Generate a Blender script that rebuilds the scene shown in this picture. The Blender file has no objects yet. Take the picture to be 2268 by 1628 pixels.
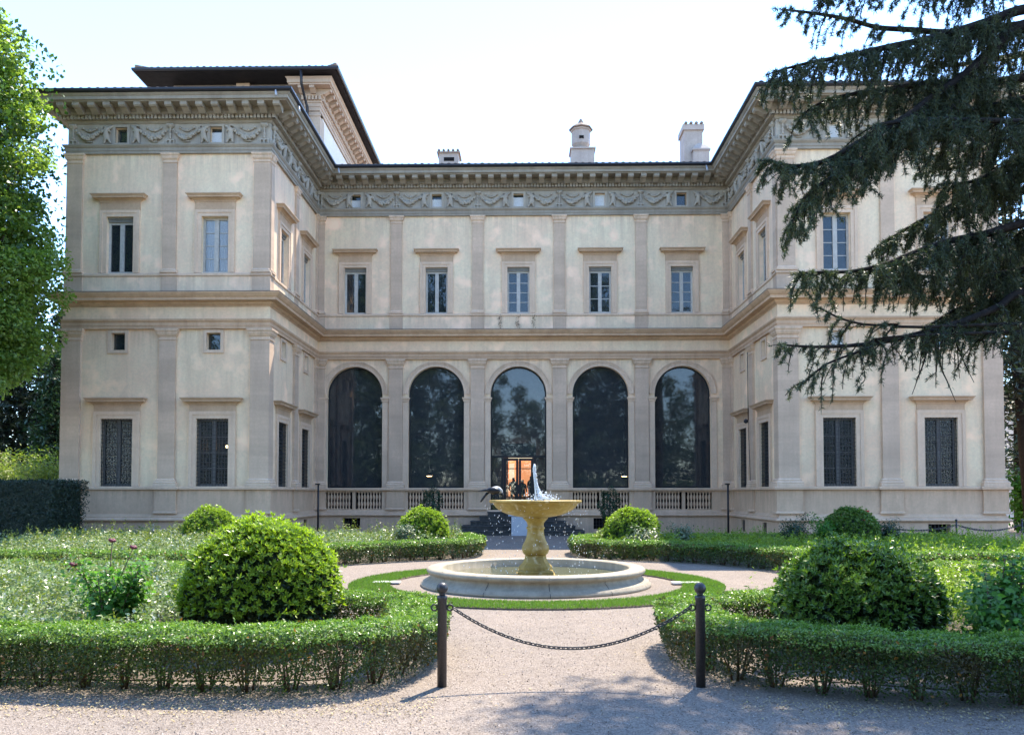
import bpy, bmesh, math, random
import numpy as np
from mathutils import Vector, Matrix

R = math.radians
rng = np.random.default_rng(7)
random.seed(7)
scene = bpy.context.scene
C = scene.collection

# ------------------------------------------------------------------ camera, sky, sun, exposure
FPX, PITCH, YAW, EYE = 1780.0, R(2.0), R(1.0), 1.9          # focal length in units of a 2268-wide frame
cam_d = bpy.data.cameras.new('camera')
cam = bpy.data.objects.new('camera', cam_d); C.objects.link(cam)
cam.location = (0, 0, EYE)
cam.rotation_euler = (R(90) + PITCH, 0, YAW)
cam_d.sensor_width = 36
cam_d.lens = FPX / 2268 * 36
cam_d.shift_y = (1093 - FPX * math.tan(PITCH) - 814) / 2268
cam_d.clip_end = 2000
scene.camera = cam

SUN_DIR = Vector((0.28, 0.57, 1.0)).normalized()            # towards the sun: high, behind the house and to the right
w = bpy.data.worlds.new('World'); scene.world = w; w.use_nodes = True
wn = w.node_tree.nodes; wl = w.node_tree.links
sky = wn.new('ShaderNodeTexSky'); sky.sky_type = 'NISHITA'; sky.sun_disc = False
sky.sun_elevation = math.asin(SUN_DIR.z)
sky.sun_rotation = math.atan2(SUN_DIR.x, SUN_DIR.y)
sky.air_density = 1.0; sky.dust_density = 0.0; sky.ozone_density = 5.5
wl.new(sky.outputs[0], wn['Background'].inputs[0])
wn['Background'].inputs[1].default_value = 0.15
sun_d = bpy.data.lights.new('sun', 'SUN'); sun_d.energy = 2.7; sun_d.angle = R(0.55); sun_d.color = (1, .91, .76)
sun = bpy.data.objects.new('sun', sun_d); C.objects.link(sun)
sun.rotation_euler = SUN_DIR.to_track_quat('Z', 'Y').to_euler()
sun.location = SUN_DIR * 100
vs = scene.view_settings
vs.view_transform = 'Standard'; vs.look = 'None'; vs.exposure = 2.2; vs.gamma = 1; vs.use_curve_mapping = False
scene.cycles.max_bounces = 8
scene.cycles.transparent_max_bounces = 12

# ------------------------------------------------------------------ materials
MATS = {}
def nodes_of(name):
    m = bpy.data.materials.new(name); m.use_nodes = True
    MATS[name] = m
    return m, m.node_tree.nodes, m.node_tree.links, m.node_tree.nodes['Principled BSDF']

def mixc(n, l, fac, a, b, mode='MIX'):
    x = n.new('ShaderNodeMix'); x.data_type = 'RGBA'; x.blend_type = mode
    for sock, v in ((x.inputs[0], fac), (x.inputs[6], a), (x.inputs[7], b)):
        if isinstance(v, (int, float)): sock.default_value = v
        elif isinstance(v, tuple): sock.default_value = (*v, 1)
        else: l.new(v, sock)
    return x.outputs[2]

def noise(n, l, scale, vec=None, detail=5, rough=.6, lo=.35, hi=.65):
    t = n.new('ShaderNodeTexNoise'); t.inputs['Scale'].default_value = scale
    t.inputs['Detail'].default_value = detail; t.inputs['Roughness'].default_value = rough
    if vec is not None: l.new(vec, t.inputs['Vector'])
    m = n.new('ShaderNodeMapRange'); m.inputs[1].default_value = lo; m.inputs[2].default_value = hi
    l.new(t.outputs[0], m.inputs[0])
    return m.outputs[0], t.outputs[0]

def stone(name, a, b, c=None, rough=.85, big=.5, fine=14, streak=.35, bump=.25, stain=(.2, .17, .13), courses=None, k=(1.45, 1.11, .89)):
    """weathered plaster or stone: two tones, fine mottling, rain streaks running down"""
    a, b, stain = [tuple(min(.88, v * q) for v, q in zip(t, k)) for t in (a, b, stain)]
    if c: c = tuple(v * q for v, q in zip(c, k))
    m, n, l, p = nodes_of(name)
    g = n.new('ShaderNodeNewGeometry')
    f1, _ = noise(n, l, big, g.outputs['Position'], 6)
    f2, r2 = noise(n, l, fine, g.outputs['Position'], 6, .7)
    col = mixc(n, l, f1, a, b)
    sc = n.new('ShaderNodeVectorMath'); sc.operation = 'MULTIPLY'; sc.inputs[1].default_value = (2.6, 2.6, .22)
    l.new(g.outputs['Position'], sc.inputs[0])
    f3, _ = noise(n, l, 1.0, sc.outputs[0], 8, .7, .47, .76)
    mul = n.new('ShaderNodeMath'); mul.operation = 'MULTIPLY'; mul.inputs[1].default_value = streak
    l.new(f3, mul.inputs[0])
    col = mixc(n, l, mul.outputs[0], col, stain)
    m2 = n.new('ShaderNodeMath'); m2.operation = 'MULTIPLY'; m2.inputs[1].default_value = .42
    l.new(f2, m2.inputs[0])
    col = mixc(n, l, m2.outputs[0], col, tuple(v * .66 for v in a))
    f8, _ = noise(n, l, 1.7, g.outputs['Position'], 9, .72, .5, .72)          # blotches of damp and old repair
    m8 = n.new('ShaderNodeMath'); m8.operation = 'MULTIPLY'; m8.inputs[1].default_value = streak * .6
    l.new(f8, m8.inputs[0]); col = mixc(n, l, m8.outputs[0], col, tuple(v * 1.15 for v in stain))
    sz = n.new('ShaderNodeSeparateXYZ'); l.new(g.outputs['Position'], sz.inputs[0]); prev = None
    for z0, z1 in ((14.0, 15.29), (13.0, 10.5), (9.7, 10.42), (6.9, 8.33), (1.25, .05), (1.35, 2.06)):
        if z0 == 13.0: continue
        mr = n.new('ShaderNodeMapRange'); mr.inputs[1].default_value = z0; mr.inputs[2].default_value = z1; l.new(sz.outputs[2], mr.inputs[0])
        lim = n.new('ShaderNodeMath'); lim.operation = 'LESS_THAN' if z1 > z0 else 'GREATER_THAN'; lim.inputs[1].default_value = z1; l.new(sz.outputs[2], lim.inputs[0])
        pw = n.new('ShaderNodeMath'); pw.operation = 'MULTIPLY'; l.new(mr.outputs[0], pw.inputs[0]); l.new(lim.outputs[0], pw.inputs[1])
        if prev is None: prev = pw.outputs[0]
        else:
            mx_ = n.new('ShaderNodeMath'); mx_.operation = 'MAXIMUM'; l.new(prev, mx_.inputs[0]); l.new(pw.outputs[0], mx_.inputs[1]); prev = mx_.outputs[0]
    s9 = n.new('ShaderNodeVectorMath'); s9.operation = 'MULTIPLY'; s9.inputs[1].default_value = (5.5, 5.5, .35); l.new(g.outputs['Position'], s9.inputs[0])
    f9, _ = noise(n, l, 1.0, s9.outputs[0], 6, .7, .42, .72)
    m9 = n.new('ShaderNodeMath'); m9.operation = 'MULTIPLY'; l.new(prev, m9.inputs[0]); l.new(f9, m9.inputs[1])
    m10 = n.new('ShaderNodeMath'); m10.operation = 'MULTIPLY'; m10.inputs[1].default_value = min(1, streak * 1.3); l.new(m9.outputs[0], m10.inputs[0])
    col = mixc(n, l, m10.outputs[0], col, tuple(v * .85 for v in stain))
    if c:
        f4, _ = noise(n, l, big * 2.3, g.outputs['Position'], 4, .5, .55, .75)
        col = mixc(n, l, f4, col, c)
    if courses:
        v2 = n.new('ShaderNodeVectorMath'); v2.operation = 'MULTIPLY'; v2.inputs[1].default_value = (.12, .12, courses)
        l.new(g.outputs['Position'], v2.inputs[0])
        f5, _ = noise(n, l, 1.0, v2.outputs[0], 3, .7, .4, .6)
        m5 = n.new('ShaderNodeMath'); m5.operation = 'MULTIPLY'; m5.inputs[1].default_value = .35
        l.new(f5, m5.inputs[0])
        col = mixc(n, l, m5.outputs[0], col, tuple(v * .6 for v in b))
    l.new(col, p.inputs['Base Color'])
    p.inputs['Roughness'].default_value = rough; p.inputs['Specular IOR Level'].default_value = .25
    bp = n.new('ShaderNodeBump'); bp.inputs['Strength'].default_value = bump; bp.inputs['Distance'].default_value = .02
    l.new(r2, bp.inputs['Height']); l.new(bp.outputs[0], p.inputs['Normal'])
    return m

def plain(name, col, rough=.6, metal=0, spec=.5, var=.0, scale=20, bump=0):
    m, n, l, p = nodes_of(name)
    p.inputs['Roughness'].default_value = rough; p.inputs['Metallic'].default_value = metal
    p.inputs['Specular IOR Level'].default_value = spec
    if var:
        g = n.new('ShaderNodeNewGeometry'); f, r = noise(n, l, scale, g.outputs['Position'])
        l.new(mixc(n, l, f, tuple(v * (1 - var) for v in col), tuple(min(1, v * (1 + var)) for v in col)), p.inputs['Base Color'])
        if bump:
            bp = n.new('ShaderNodeBump'); bp.inputs['Strength'].default_value = bump; bp.inputs['Distance'].default_value = .01
            l.new(r, bp.inputs['Height']); l.new(bp.outputs[0], p.inputs['Normal'])
    else:
        p.inputs['Base Color'].default_value = (*col, 1)
    return m

def leafy(name, cols, trans=.35, rough=.45, tint=(1.5, 1.7, .7), patch=0.0, patch_col=None):
    """each leaf (mesh island) draws its own tone from cols"""
    m, n, l, p = nodes_of(name)
    g = n.new('ShaderNodeNewGeometry')
    rp = n.new('ShaderNodeValToRGB'); e = rp.color_ramp.elements
    while len(e) < len(cols): e.new(.5)
    for i, c in enumerate(cols):
        e[i].position = i / (len(cols) - 1); e[i].color = (*c, 1)
    l.new(g.outputs['Random Per Island'], rp.inputs[0])
    col = rp.outputs[0]
    if patch:
        f, _ = noise(n, l, patch, g.outputs['Position'], 3, .5, .5, .68)
        col = mixc(n, l, f, col, patch_col)
    l.new(col, p.inputs['Base Color']); p.inputs['Roughness'].default_value = rough
    p.inputs['Specular IOR Level'].default_value = .4
    t = n.new('ShaderNodeBsdfTranslucent')
    l.new(mixc(n, l, 1.0, col, tint, 'MULTIPLY'), t.inputs[0])
    mx = n.new('ShaderNodeMixShader'); mx.inputs[0].default_value = trans
    l.new(p.outputs[0], mx.inputs[1]); l.new(t.outputs[0], mx.inputs[2])
    l.new(mx.outputs[0], n['Material Output'].inputs[0])
    return m

def glass_mat(name, tint, refl=.06, rough=.015, film=.035):
    """pane one can look through: dark tint, mirror grows towards grazing"""
    m, n, l, p = nodes_of(name); n.remove(p)
    tr = n.new('ShaderNodeBsdfTransparent'); tr.inputs[0].default_value = (*tint, 1)
    gl = n.new('ShaderNodeBsdfGlossy'); gl.inputs['Roughness'].default_value = rough
    fr = n.new('ShaderNodeFresnel'); fr.inputs[0].default_value = 1.5
    ad = n.new('ShaderNodeMath'); ad.inputs[1].default_value = refl; l.new(fr.outputs[0], ad.inputs[0])
    mx = n.new('ShaderNodeMixShader'); l.new(ad.outputs[0], mx.inputs[0])
    l.new(tr.outputs[0], mx.inputs[1]); l.new(gl.outputs[0], mx.inputs[2])
    df = n.new('ShaderNodeBsdfDiffuse'); df.inputs[0].default_value = (.42, .5, .56, 1)      # thin film of dust
    m3 = n.new('ShaderNodeMixShader'); m3.inputs[0].default_value = film; l.new(mx.outputs[0], m3.inputs[1]); l.new(df.outputs[0], m3.inputs[2])
    l.new(m3.outputs[0], n['Material Output'].inputs[0])
    g = n.new('ShaderNodeNewGeometry'); _, r = noise(n, l, 1.3, g.outputs['Position'], 2)
    bp = n.new('ShaderNodeBump'); bp.inputs['Strength'].default_value = .02; bp.inputs['Distance'].default_value = .02
    l.new(r, bp.inputs['Height']); l.new(bp.outputs[0], gl.inputs['Normal'])
    return m

def glow(name, col, s):
    m, n, l, p = nodes_of(name)
    p.inputs['Base Color'].default_value = (*col, 1)
    p.inputs['Emission Color'].default_value = (*col, 1); p.inputs['Emission Strength'].default_value = s
    return m

stone('stucco', (.72, .64, .545), (.61, .545, .465), (.75, .67, .58), big=.45, fine=9, streak=.55, stain=(.40, .37, .33))
stone('stucco_lower', (.70, .625, .52), (.60, .535, .445), (.73, .655, .535), big=.5, fine=9, streak=.5, stain=(.38, .34, .28))
stone('pilaster_stone', (.50, .468, .415), (.43, .403, .357), big=.7, fine=11, streak=.4, stain=(.26, .24, .21), courses=1.3)
stone('trim_stone', (.56, .53, .47), (.47, .445, .39), big=.9, fine=12, streak=.4, stain=(.25, .22, .18))
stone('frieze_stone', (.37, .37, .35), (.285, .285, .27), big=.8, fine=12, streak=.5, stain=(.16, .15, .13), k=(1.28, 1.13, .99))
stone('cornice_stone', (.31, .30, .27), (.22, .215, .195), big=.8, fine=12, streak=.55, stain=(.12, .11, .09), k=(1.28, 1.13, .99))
stone('belt_stone', (.50, .44, .35), (.40, .345, .275), (.47, .42, .345), big=.9, fine=13, streak=.5, stain=(.20, .15, .10), courses=5)
stone('hood_stone', (.45, .40, .325), (.36, .32, .26), big=1.2, fine=13, streak=.4, stain=(.2, .16, .12))
stone('dado_stone', (.52, .465, .385), (.44, .39, .32), big=.7, fine=12, streak=.45, stain=(.24, .21, .17))
stone('plinth_stone', (.53, .48, .41), (.45, .405, .345), big=.7, fine=12, streak=.4, stain=(.24, .22, .19))
stone('tower_stucco', (.78, .72, .66), (.71, .65, .59), big=.5, fine=9, streak=.2, stain=(.55, .5, .45), k=(1, 1, 1))
stone('tower_stone', (.55, .42, .32), (.46, .35, .27), big=.8, fine=11, streak=.3, stain=(.3, .22, .16), k=(1, 1, 1))
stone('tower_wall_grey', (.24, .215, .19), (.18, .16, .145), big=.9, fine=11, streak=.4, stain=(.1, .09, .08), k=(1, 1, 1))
stone('chimney_stucco', (.47, .40, .355), (.37, .32, .285), big=1.5, fine=12, streak=.6, stain=(.28, .22, .2), k=(1, 1, 1))
stone('basin_marble', (.47, .395, .29), (.38, .315, .225), big=1.5, fine=16, streak=.55, stain=(.22, .19, .14), rough=.6, k=(1, 1, 1))
stone('ochre_marble', (.52, .37, .115), (.40, .26, .06), (.60, .49, .28), big=3.5, fine=22, streak=.85, stain=(.24, .15, .04), rough=.4, k=(1, 1, 1))
stone('step_stone', (.075, .072, .068), (.045, .043, .04), (.11, .10, .09), big=3, fine=18, streak=.2, stain=(.02, .02, .02), k=(1, 1, 1))
stone('slab_marble', (.72, .70, .66), (.62, .60, .56), big=2, fine=20, streak=.0, k=(1, 1, 1))
stone('roof_clay', (.24, .17, .13), (.17, .13, .11), (.3, .22, .17), big=1.6, fine=14, streak=.1, k=(1, 1, 1))
stone('soil', (.17, .13, .10), (.11, .085, .065), big=2, fine=16, streak=0, bump=.9, k=(1, 1, 1))
plain('gutter_metal', (.022, .022, .028), .45, .2, .5)
plain('soffit_wood', (.016, .014, .015), .8, 0, .3, .3, 3)
plain('iron', (.035, .034, .036), .45, .3, .5, .25, 30, .2)
plain('bollard_iron', (.05, .048, .05), .42, .2, .5, .25, 60, .25)
plain('window_wood', (.46, .43, .385), .6, 0, .4, .12, 8)
plain('shutter_wood', (.15, .145, .14), .7, 0, .3, .2, 8)
plain('arch_frame_metal', (.018, .019, .022), .4, .3, .5)
plain('blind_box', (.22, .215, .20), .6, 0, .4, .1, 9)
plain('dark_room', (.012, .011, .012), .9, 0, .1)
plain('loggia_wall', (.16, .13, .10), .9, 0, .1, .5, 1.2)
plain('lace_curtain', (.62, .64, .66), .8, 0, .2, .12, 25)
plain('white_panel', (.42, .43, .46), .5, 0, .4, .04, 6)
plain('red_sign', (.5, .03, .02), .5)
plain('bark', (.075, .06, .05), .9, 0, .1, .4, 14, .8)
plain('dark_bark', (.03, .026, .024), .95, 0, .1, .4, 14, .8)
plain('stem_bark', (.14, .10, .07), .9, 0, .1, .35, 30)
plain('raven_black', (.012, .012, .016), .35, 0, .5, .3, 40)
plain('ash_feather', (.52, .50, .48), .7, 0, .3, .15, 60)
plain('coat_dark', (.03, .032, .045), .9, 0, .1, .3, 10)
plain('skin_tone', (.3, .19, .14), .7, 0, .2)
plain('petal_red', (.14, .02, .035), .6)
plain('far_plaster', (.55, .47, .40), .9, 0, .2, .15, .4)
plain('marble_pale', (.6, .58, .55), .6, 0, .4, .1, 8)
glow('glow_orange', (1.0, .40, .16), .27)  # glows by itself in place of light falling on an orange wall
glow('glow_cream', (1.0, .82, .55), .3)  # same self-glow for the paler surfaces inside
glow('lamp_bulb', (1.0, .55, .2), 14)
glass_mat('window_glass', (.75, .8, .82), .0)
glass_mat('arch_glass', (.5, .53, .56), .03, .028, .06)
glass_mat('barred_glass', (.7, .74, .76), -.015, .22)
glass_mat('curtain_glass', (.95, .96, .97), -.032)
glass_mat('door_glass', (.9, .9, .9), .02)

leafy('box_leaf', [(.028, .058, .016), (.05, .095, .022), (.075, .12, .03), (.10, .13, .045)], .3, .4, patch=1.6, patch_col=(.085, .075, .03))
leafy('box_leaf_new', [(.10, .19, .03), (.14, .25, .045), (.20, .31, .06), (.24, .31, .11)], .3, .35)
leafy('autumn_leaf', [(.25, .12, .02), (.32, .17, .03), (.18, .07, .02)], .3, .5, (1.2, 1.1, .8))
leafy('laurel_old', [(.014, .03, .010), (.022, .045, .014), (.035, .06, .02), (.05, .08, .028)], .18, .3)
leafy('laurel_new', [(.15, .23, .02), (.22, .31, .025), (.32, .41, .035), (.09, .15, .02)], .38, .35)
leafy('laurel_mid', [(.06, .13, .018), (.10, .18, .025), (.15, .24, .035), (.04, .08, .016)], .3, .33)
leafy('carpet_silver_glint', [(.10, .17, .04), (.14, .22, .06), (.19, .27, .09), (.26, .32, .16), (.15, .22, .07), (.55, .57, .5), (.12, .19, .05)], .3, .3, (1.3, 1.4, .8))  # silvery greens; the near-white tone paints glints on glossy leaves
leafy('carpet_stalk', [(.12, .15, .03), (.18, .20, .05), (.15, .19, .06)], .35, .5)
leafy('carpet_lime', [(.12, .19, .022), (.19, .27, .03), (.25, .32, .055), (.15, .23, .03)], .4, .4)
leafy('rose_leaf', [(.05, .14, .025), (.08, .21, .035), (.12, .27, .05), (.12, .20, .08)], .4, .4)
leafy('sage_leaf', [(.10, .15, .07), (.16, .21, .12), (.25, .29, .20), (.07, .12, .05)], .3, .35, (1.2, 1.3, .9))
leafy('bright_shrub', [(.035, .12, .012), (.055, .17, .018), (.08, .21, .022)], .35, .4)
leafy('blue_shrub', [(.022, .05, .028), (.035, .075, .04), (.05, .09, .05)], .25, .4)
leafy('plane_leaf', [(.14, .21, .045), (.19, .28, .065), (.26, .34, .10), (.10, .17, .035)], .5, .4, (1.5, 1.6, .6))
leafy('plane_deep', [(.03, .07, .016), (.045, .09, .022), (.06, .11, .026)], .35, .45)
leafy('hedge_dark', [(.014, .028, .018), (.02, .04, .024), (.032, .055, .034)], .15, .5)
leafy('cedar_needle', [(.032, .052, .028), (.048, .072, .036), (.068, .095, .046), (.095, .125, .058)], .12, .5, (1.2, 1.3, .7))
leafy('cedar_needle_pale', [(.09, .11, .05), (.12, .14, .07), (.07, .09, .045)], .2, .5)
leafy('conifer_dark', [(.010, .02, .010), (.018, .032, .016), (.03, .045, .02)], .12, .5)
leafy('belt_leaf', [(.02, .05, .016), (.045, .09, .028), (.09, .14, .04)], .25, .5)
leafy('lime_bush', [(.16, .20, .03), (.22, .26, .05), (.11, .16, .03)], .4, .45)
leafy('grass_blade', [(.08, .16, .02), (.11, .21, .03), (.14, .25, .045), (.13, .18, .05)], .35, .5)
leafy('chip', [(.10, .085, .075), (.30, .25, .21), (.40, .34, .29), (.20, .16, .14), (.5, .45, .40)], .02, .9, (1, 1, 1))
leafy('litter', [(.42, .33, .16), (.5, .4, .2), (.32, .24, .14), (.45, .38, .26)], .1, .8, (1, 1, 1))

# gravel: pale pinkish grit with single darker and lighter stones
m, n, l, p = nodes_of('gravel')
g = n.new('ShaderNodeNewGeometry')
f1, _ = noise(n, l, .35, g.outputs['Position'], 5)
f2, r2 = noise(n, l, 60, g.outputs['Position'], 4, .75, .3, .7)
vo = n.new('ShaderNodeTexVoronoi'); vo.inputs['Scale'].default_value = 75; l.new(g.outputs['Position'], vo.inputs['Vector'])
col = mixc(n, l, f1, (.262, .197, .15), (.185, .14, .108))
sep = n.new('ShaderNodeSeparateColor'); l.new(vo.outputs['Color'], sep.inputs[0])
col = mixc(n, l, sep.outputs[0], mixc(n, l, .55, col, (.10, .083, .07)), mixc(n, l, .4, col, (.48, .43, .385)))
f7, _ = noise(n, l, 1.1, g.outputs['Position'], 8, .75, .5, .75)
m7 = n.new('ShaderNodeMath'); m7.operation = 'MULTIPLY'; m7.inputs[1].default_value = .45; l.new(f7, m7.inputs[0])
col = mixc(n, l, m7.outputs[0], col, (.15, .12, .10))
f3, _ = noise(n, l, 5, g.outputs['Position'], 6, .7, .45, .75)
mm = n.new('ShaderNodeMath'); mm.operation = 'MULTIPLY'; mm.inputs[1].default_value = .4; l.new(f3, mm.inputs[0])
col = mixc(n, l, mm.outputs[0], col, (.34, .28, .215))
l.new(col, p.inputs['Base Color']); p.inputs['Roughness'].default_value = .95; p.inputs['Specular IOR Level'].default_value = .15
b1 = n.new('ShaderNodeBump'); b1.inputs['Strength'].default_value = .8; b1.inputs['Distance'].default_value = .012
l.new(vo.outputs['Distance'], b1.inputs['Height'])
b2 = n.new('ShaderNodeBump'); b2.inputs['Strength'].default_value = .5; b2.inputs['Distance'].default_value = .03
_, r9 = noise(n, l, 7, g.outputs['Position'], 6, .7)
l.new(r9, b2.inputs['Height']); l.new(b1.outputs[0], b2.inputs['Normal']); l.new(b2.outputs[0], p.inputs['Normal'])
# water of the basin
m, n, l, p = nodes_of('basin_water')
p.inputs['Base Color'].default_value = (.16, .16, .075, 1); p.inputs['Roughness'].default_value = .08
g = n.new('ShaderNodeNewGeometry'); _, r = noise(n, l, 9, g.outputs['Position'], 4, .6)
bp = n.new('ShaderNodeBump'); bp.inputs['Strength'].default_value = .5; bp.inputs['Distance'].default_value = .03
l.new(r, bp.inputs['Height']); l.new(bp.outputs[0], p.inputs['Normal'])
# splashing water
m, n, l, p = nodes_of('splash_water')
p.inputs['Base Color'].default_value = (.95, .97, 1, 1); p.inputs['Roughness'].default_value = .12
p.inputs['Transmission Weight'].default_value = .15; p.inputs['IOR'].default_value = 1.33

# ------------------------------------------------------------------ object helpers
WLOC = {}
def link(name, data, parent=None, loc=(0, 0, 0), rotz=0.0):
    o = bpy.data.objects.new(name, data); C.objects.link(o)
    o.rotation_euler = (0, 0, rotz)
    WLOC[o.name] = Vector(loc)
    if parent is not None:
        o.parent = parent; o.location = Vector(loc) - WLOC[parent.name]
        pr = parent.rotation_euler.z
        if abs(pr) > 1e-9:
            o.location = Matrix.Rotation(-pr, 3, 'Z') @ o.location
            o.rotation_euler = (0, 0, rotz - pr)
    else:
        o.location = loc
    return o

def tag(o, label=None, cat=None, group=None, kind=None):
    if label: o['label'] = label
    if cat: o['category'] = cat
    if group: o['group'] = group
    if kind: o['kind'] = kind
    return o

def thing(name, label, cat, loc=(0, 0, 0), group=None):
    return tag(link(name, None, None, loc), label, cat, group)

class MB:
    """collects polygons for one mesh"""
    def __init__(self): self.v = []; self.f = []; self.sm = []
    def add(self, vs_, fs, smooth=False):
        k = len(self.v); self.v.extend([tuple(q) for q in vs_])
        self.f.extend([tuple(i + k for i in q) for q in fs]); self.sm.extend([smooth] * len(fs)); return self
    def box(self, x0, x1, y0, y1, z0, z1):
        vs_ = [(x0, y0, z0), (x1, y0, z0), (x1, y1, z0), (x0, y1, z0), (x0, y0, z1), (x1, y0, z1), (x1, y1, z1), (x0, y1, z1)]
        return self.add(vs_, [(0, 3, 2, 1), (4, 5, 6, 7), (0, 1, 5, 4), (1, 2, 6, 5), (2, 3, 7, 6), (3, 0, 4, 7)])
    def quad(self, a, b, c, d): return self.add([a, b, c, d], [(0, 1, 2, 3)])
    def moulded(self, x0, x1, d, prof, lo=1, ro=1, cap_top=True, cap_bot=True):
        """block against a wall (wall plane y=0, front y=-d) whose front and ends follow prof [(offset, z)] upwards"""
        k = []
        for off, z in prof:
            k.append([(x0 - off * lo, 0, z), (x0 - off * lo, -d - off, z), (x1 + off * ro, -d - off, z), (x1 + off * ro, 0, z)])
        base = [q for r in k for q in r]; fs = []
        for i in range(len(prof) - 1):
            for j in range(3):
                fs.append((i * 4 + j, i * 4 + j + 1, (i + 1) * 4 + j + 1, (i + 1) * 4 + j))
        if cap_bot: fs.append((3, 2, 1, 0))
        t = (len(prof) - 1) * 4
        if cap_top: fs.append((t, t + 1, t + 2, t + 3))
        return self.add(base, fs)
    def lathe(self, prof, c=(0, 0), seg=24, smooth=True, sx=1, sy=1, ang=None, caps=True):
        vs_ = []; fs = []
        n_ = seg
        for r, z in prof:
            for i in range(n_):
                a = 2 * math.pi * i / n_ + (math.pi / 4 if seg == 4 else 0)
                vs_.append((c[0] + r * math.cos(a) * sx, c[1] + r * math.sin(a) * sy, z))
        for j in range(len(prof) - 1):
            for i in range(n_):
                i2 = (i + 1) % n_
                fs.append((j * n_ + i, j * n_ + i2, (j + 1) * n_ + i2, (j + 1) * n_ + i))
        if caps:
            fs.append(tuple(range(n_ - 1, -1, -1)))
            fs.append(tuple((len(prof) - 1) * n_ + i for i in range(n_)))
        return self.add(vs_, fs, smooth)
    def tube(self, pts, rad, seg=6, smooth=True):
        pts = [Vector(q) for q in pts]; n_ = len(pts); vs_ = []; fs = []
        rad = rad if hasattr(rad, '__len__') else [rad] * n_
        for i, q in enumerate(pts):
            d = (pts[min(i + 1, n_ - 1)] - pts[max(i - 1, 0)]).normalized()
            a = d.cross(Vector((0, 0, 1)) if abs(d.z) < .9 else Vector((1, 0, 0))).normalized(); b = d.cross(a)
            for s in range(seg):
                t = 2 * math.pi * s / seg
                vs_.append(q + (a * math.cos(t) + b * math.sin(t)) * rad[i])
        for i in range(n_ - 1):
            for s in range(seg):
                s2 = (s + 1) % seg
                fs.append((i * seg + s, i * seg + s2, (i + 1) * seg + s2, (i + 1) * seg + s))
        fs.append(tuple(range(seg - 1, -1, -1))); fs.append(tuple((n_ - 1) * seg + s for s in range(seg)))
        return self.add(vs_, fs, smooth)
    def ball(self, c, r, sub=1, sc=(1, 1, 1), rot=None):
        b = bmesh.new(); bmesh.ops.create_icosphere(b, subdivisions=sub, radius=1)
        vs_ = []
        for q in b.verts:
            x = Vector((q.co.x * sc[0] * r, q.co.y * sc[1] * r, q.co.z * sc[2] * r))
            if rot: x = rot @ x
            vs_.append(x + Vector(c))
        fs = [tuple(q.index for q in f.verts) for f in b.faces]; b.free()
        return self.add(vs_, fs, True)
    def sweep(self, path, prof, closed_ends=True):
        """mould prof [(outward, z)] along wall path (list of xy, outside on the right-hand side)"""
        pts = [Vector((*q, 0)) for q in path]; k = len(prof); vs_ = []; fs = []
        nrm = []
        for i in range(len(pts) - 1):
            d = (pts[i + 1] - pts[i]).normalized(); nrm.append(Vector((d.y, -d.x, 0)))
        for i, q in enumerate(pts):
            if i == 0: m_ = nrm[0]
            elif i == len(pts) - 1: m_ = nrm[-1]
            else:
                m_ = (nrm[i - 1] + nrm[i]); m_ = m_ / (1 + nrm[i - 1].dot(nrm[i]))
            for d, z in prof: vs_.append((q.x + m_.x * d, q.y + m_.y * d, z))
        for i in range(len(pts) - 1):
            for j in range(k - 1):
                fs.append((i * k + j, (i + 1) * k + j, (i + 1) * k + j + 1, i * k + j + 1))
        if closed_ends:
            fs.append(tuple(range(k))); fs.append(tuple((len(pts) - 1) * k + j for j in range(k - 1, -1, -1)))
        return self.add(vs_, fs)
    def mesh(self, name, mat):
        me = bpy.data.meshes.new(name); me.from_pydata(self.v, [], self.f)
        if any(self.sm): me.polygons.foreach_set('use_smooth', self.sm)
        me.materials.append(MATS[mat]); me.update(); return me
    def build(self, name, mat, parent=None, loc=(0, 0, 0), rotz=0.0, world=False):
        if world:
            L = Vector(loc); self.v = [tuple(Vector(q) - L) for q in self.v]
        return link(name, self.mesh(name, mat), parent, loc, rotz)

class Seg:
    """one straight stretch of facade: u runs along it, the outside is on the right"""
    def __init__(self, a, b):
        self.a = Vector((*a, 0)); self.b = Vector((*b, 0)); d = self.b - self.a
        self.len = d.length; self.d = d.normalized(); self.n = Vector((self.d.y, -self.d.x, 0))
        self.rot = math.atan2(self.d.y, self.d.x)
    def p(self, u, out=0, z=0): return self.a + self.d * u + self.n * out + Vector((0, 0, z))

def soup(name, verts, faces_n, mat, parent=None, loc=(0, 0, 0)):
    """mesh from arrays: verts (N,k,3), one k-gon each"""
    k = verts.shape[1]; N = verts.shape[0]
    v = (verts - np.array(loc)).reshape(-1, 3).astype(np.float32)
    me = bpy.data.meshes.new(name)
    me.vertices.add(N * k); me.vertices.foreach_set('co', v.ravel())
    me.loops.add(N * k); me.loops.foreach_set('vertex_index', np.arange(N * k, dtype=np.int32))
    me.polygons.add(N); me.polygons.foreach_set('loop_start', np.arange(0, N * k, k, dtype=np.int32))
    me.polygons.foreach_set('loop_total', np.full(N, k, dtype=np.int32))
    me.materials.append(MATS[mat]); me.update(calc_edges=True)
    return link(name, me, parent, loc)

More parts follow.
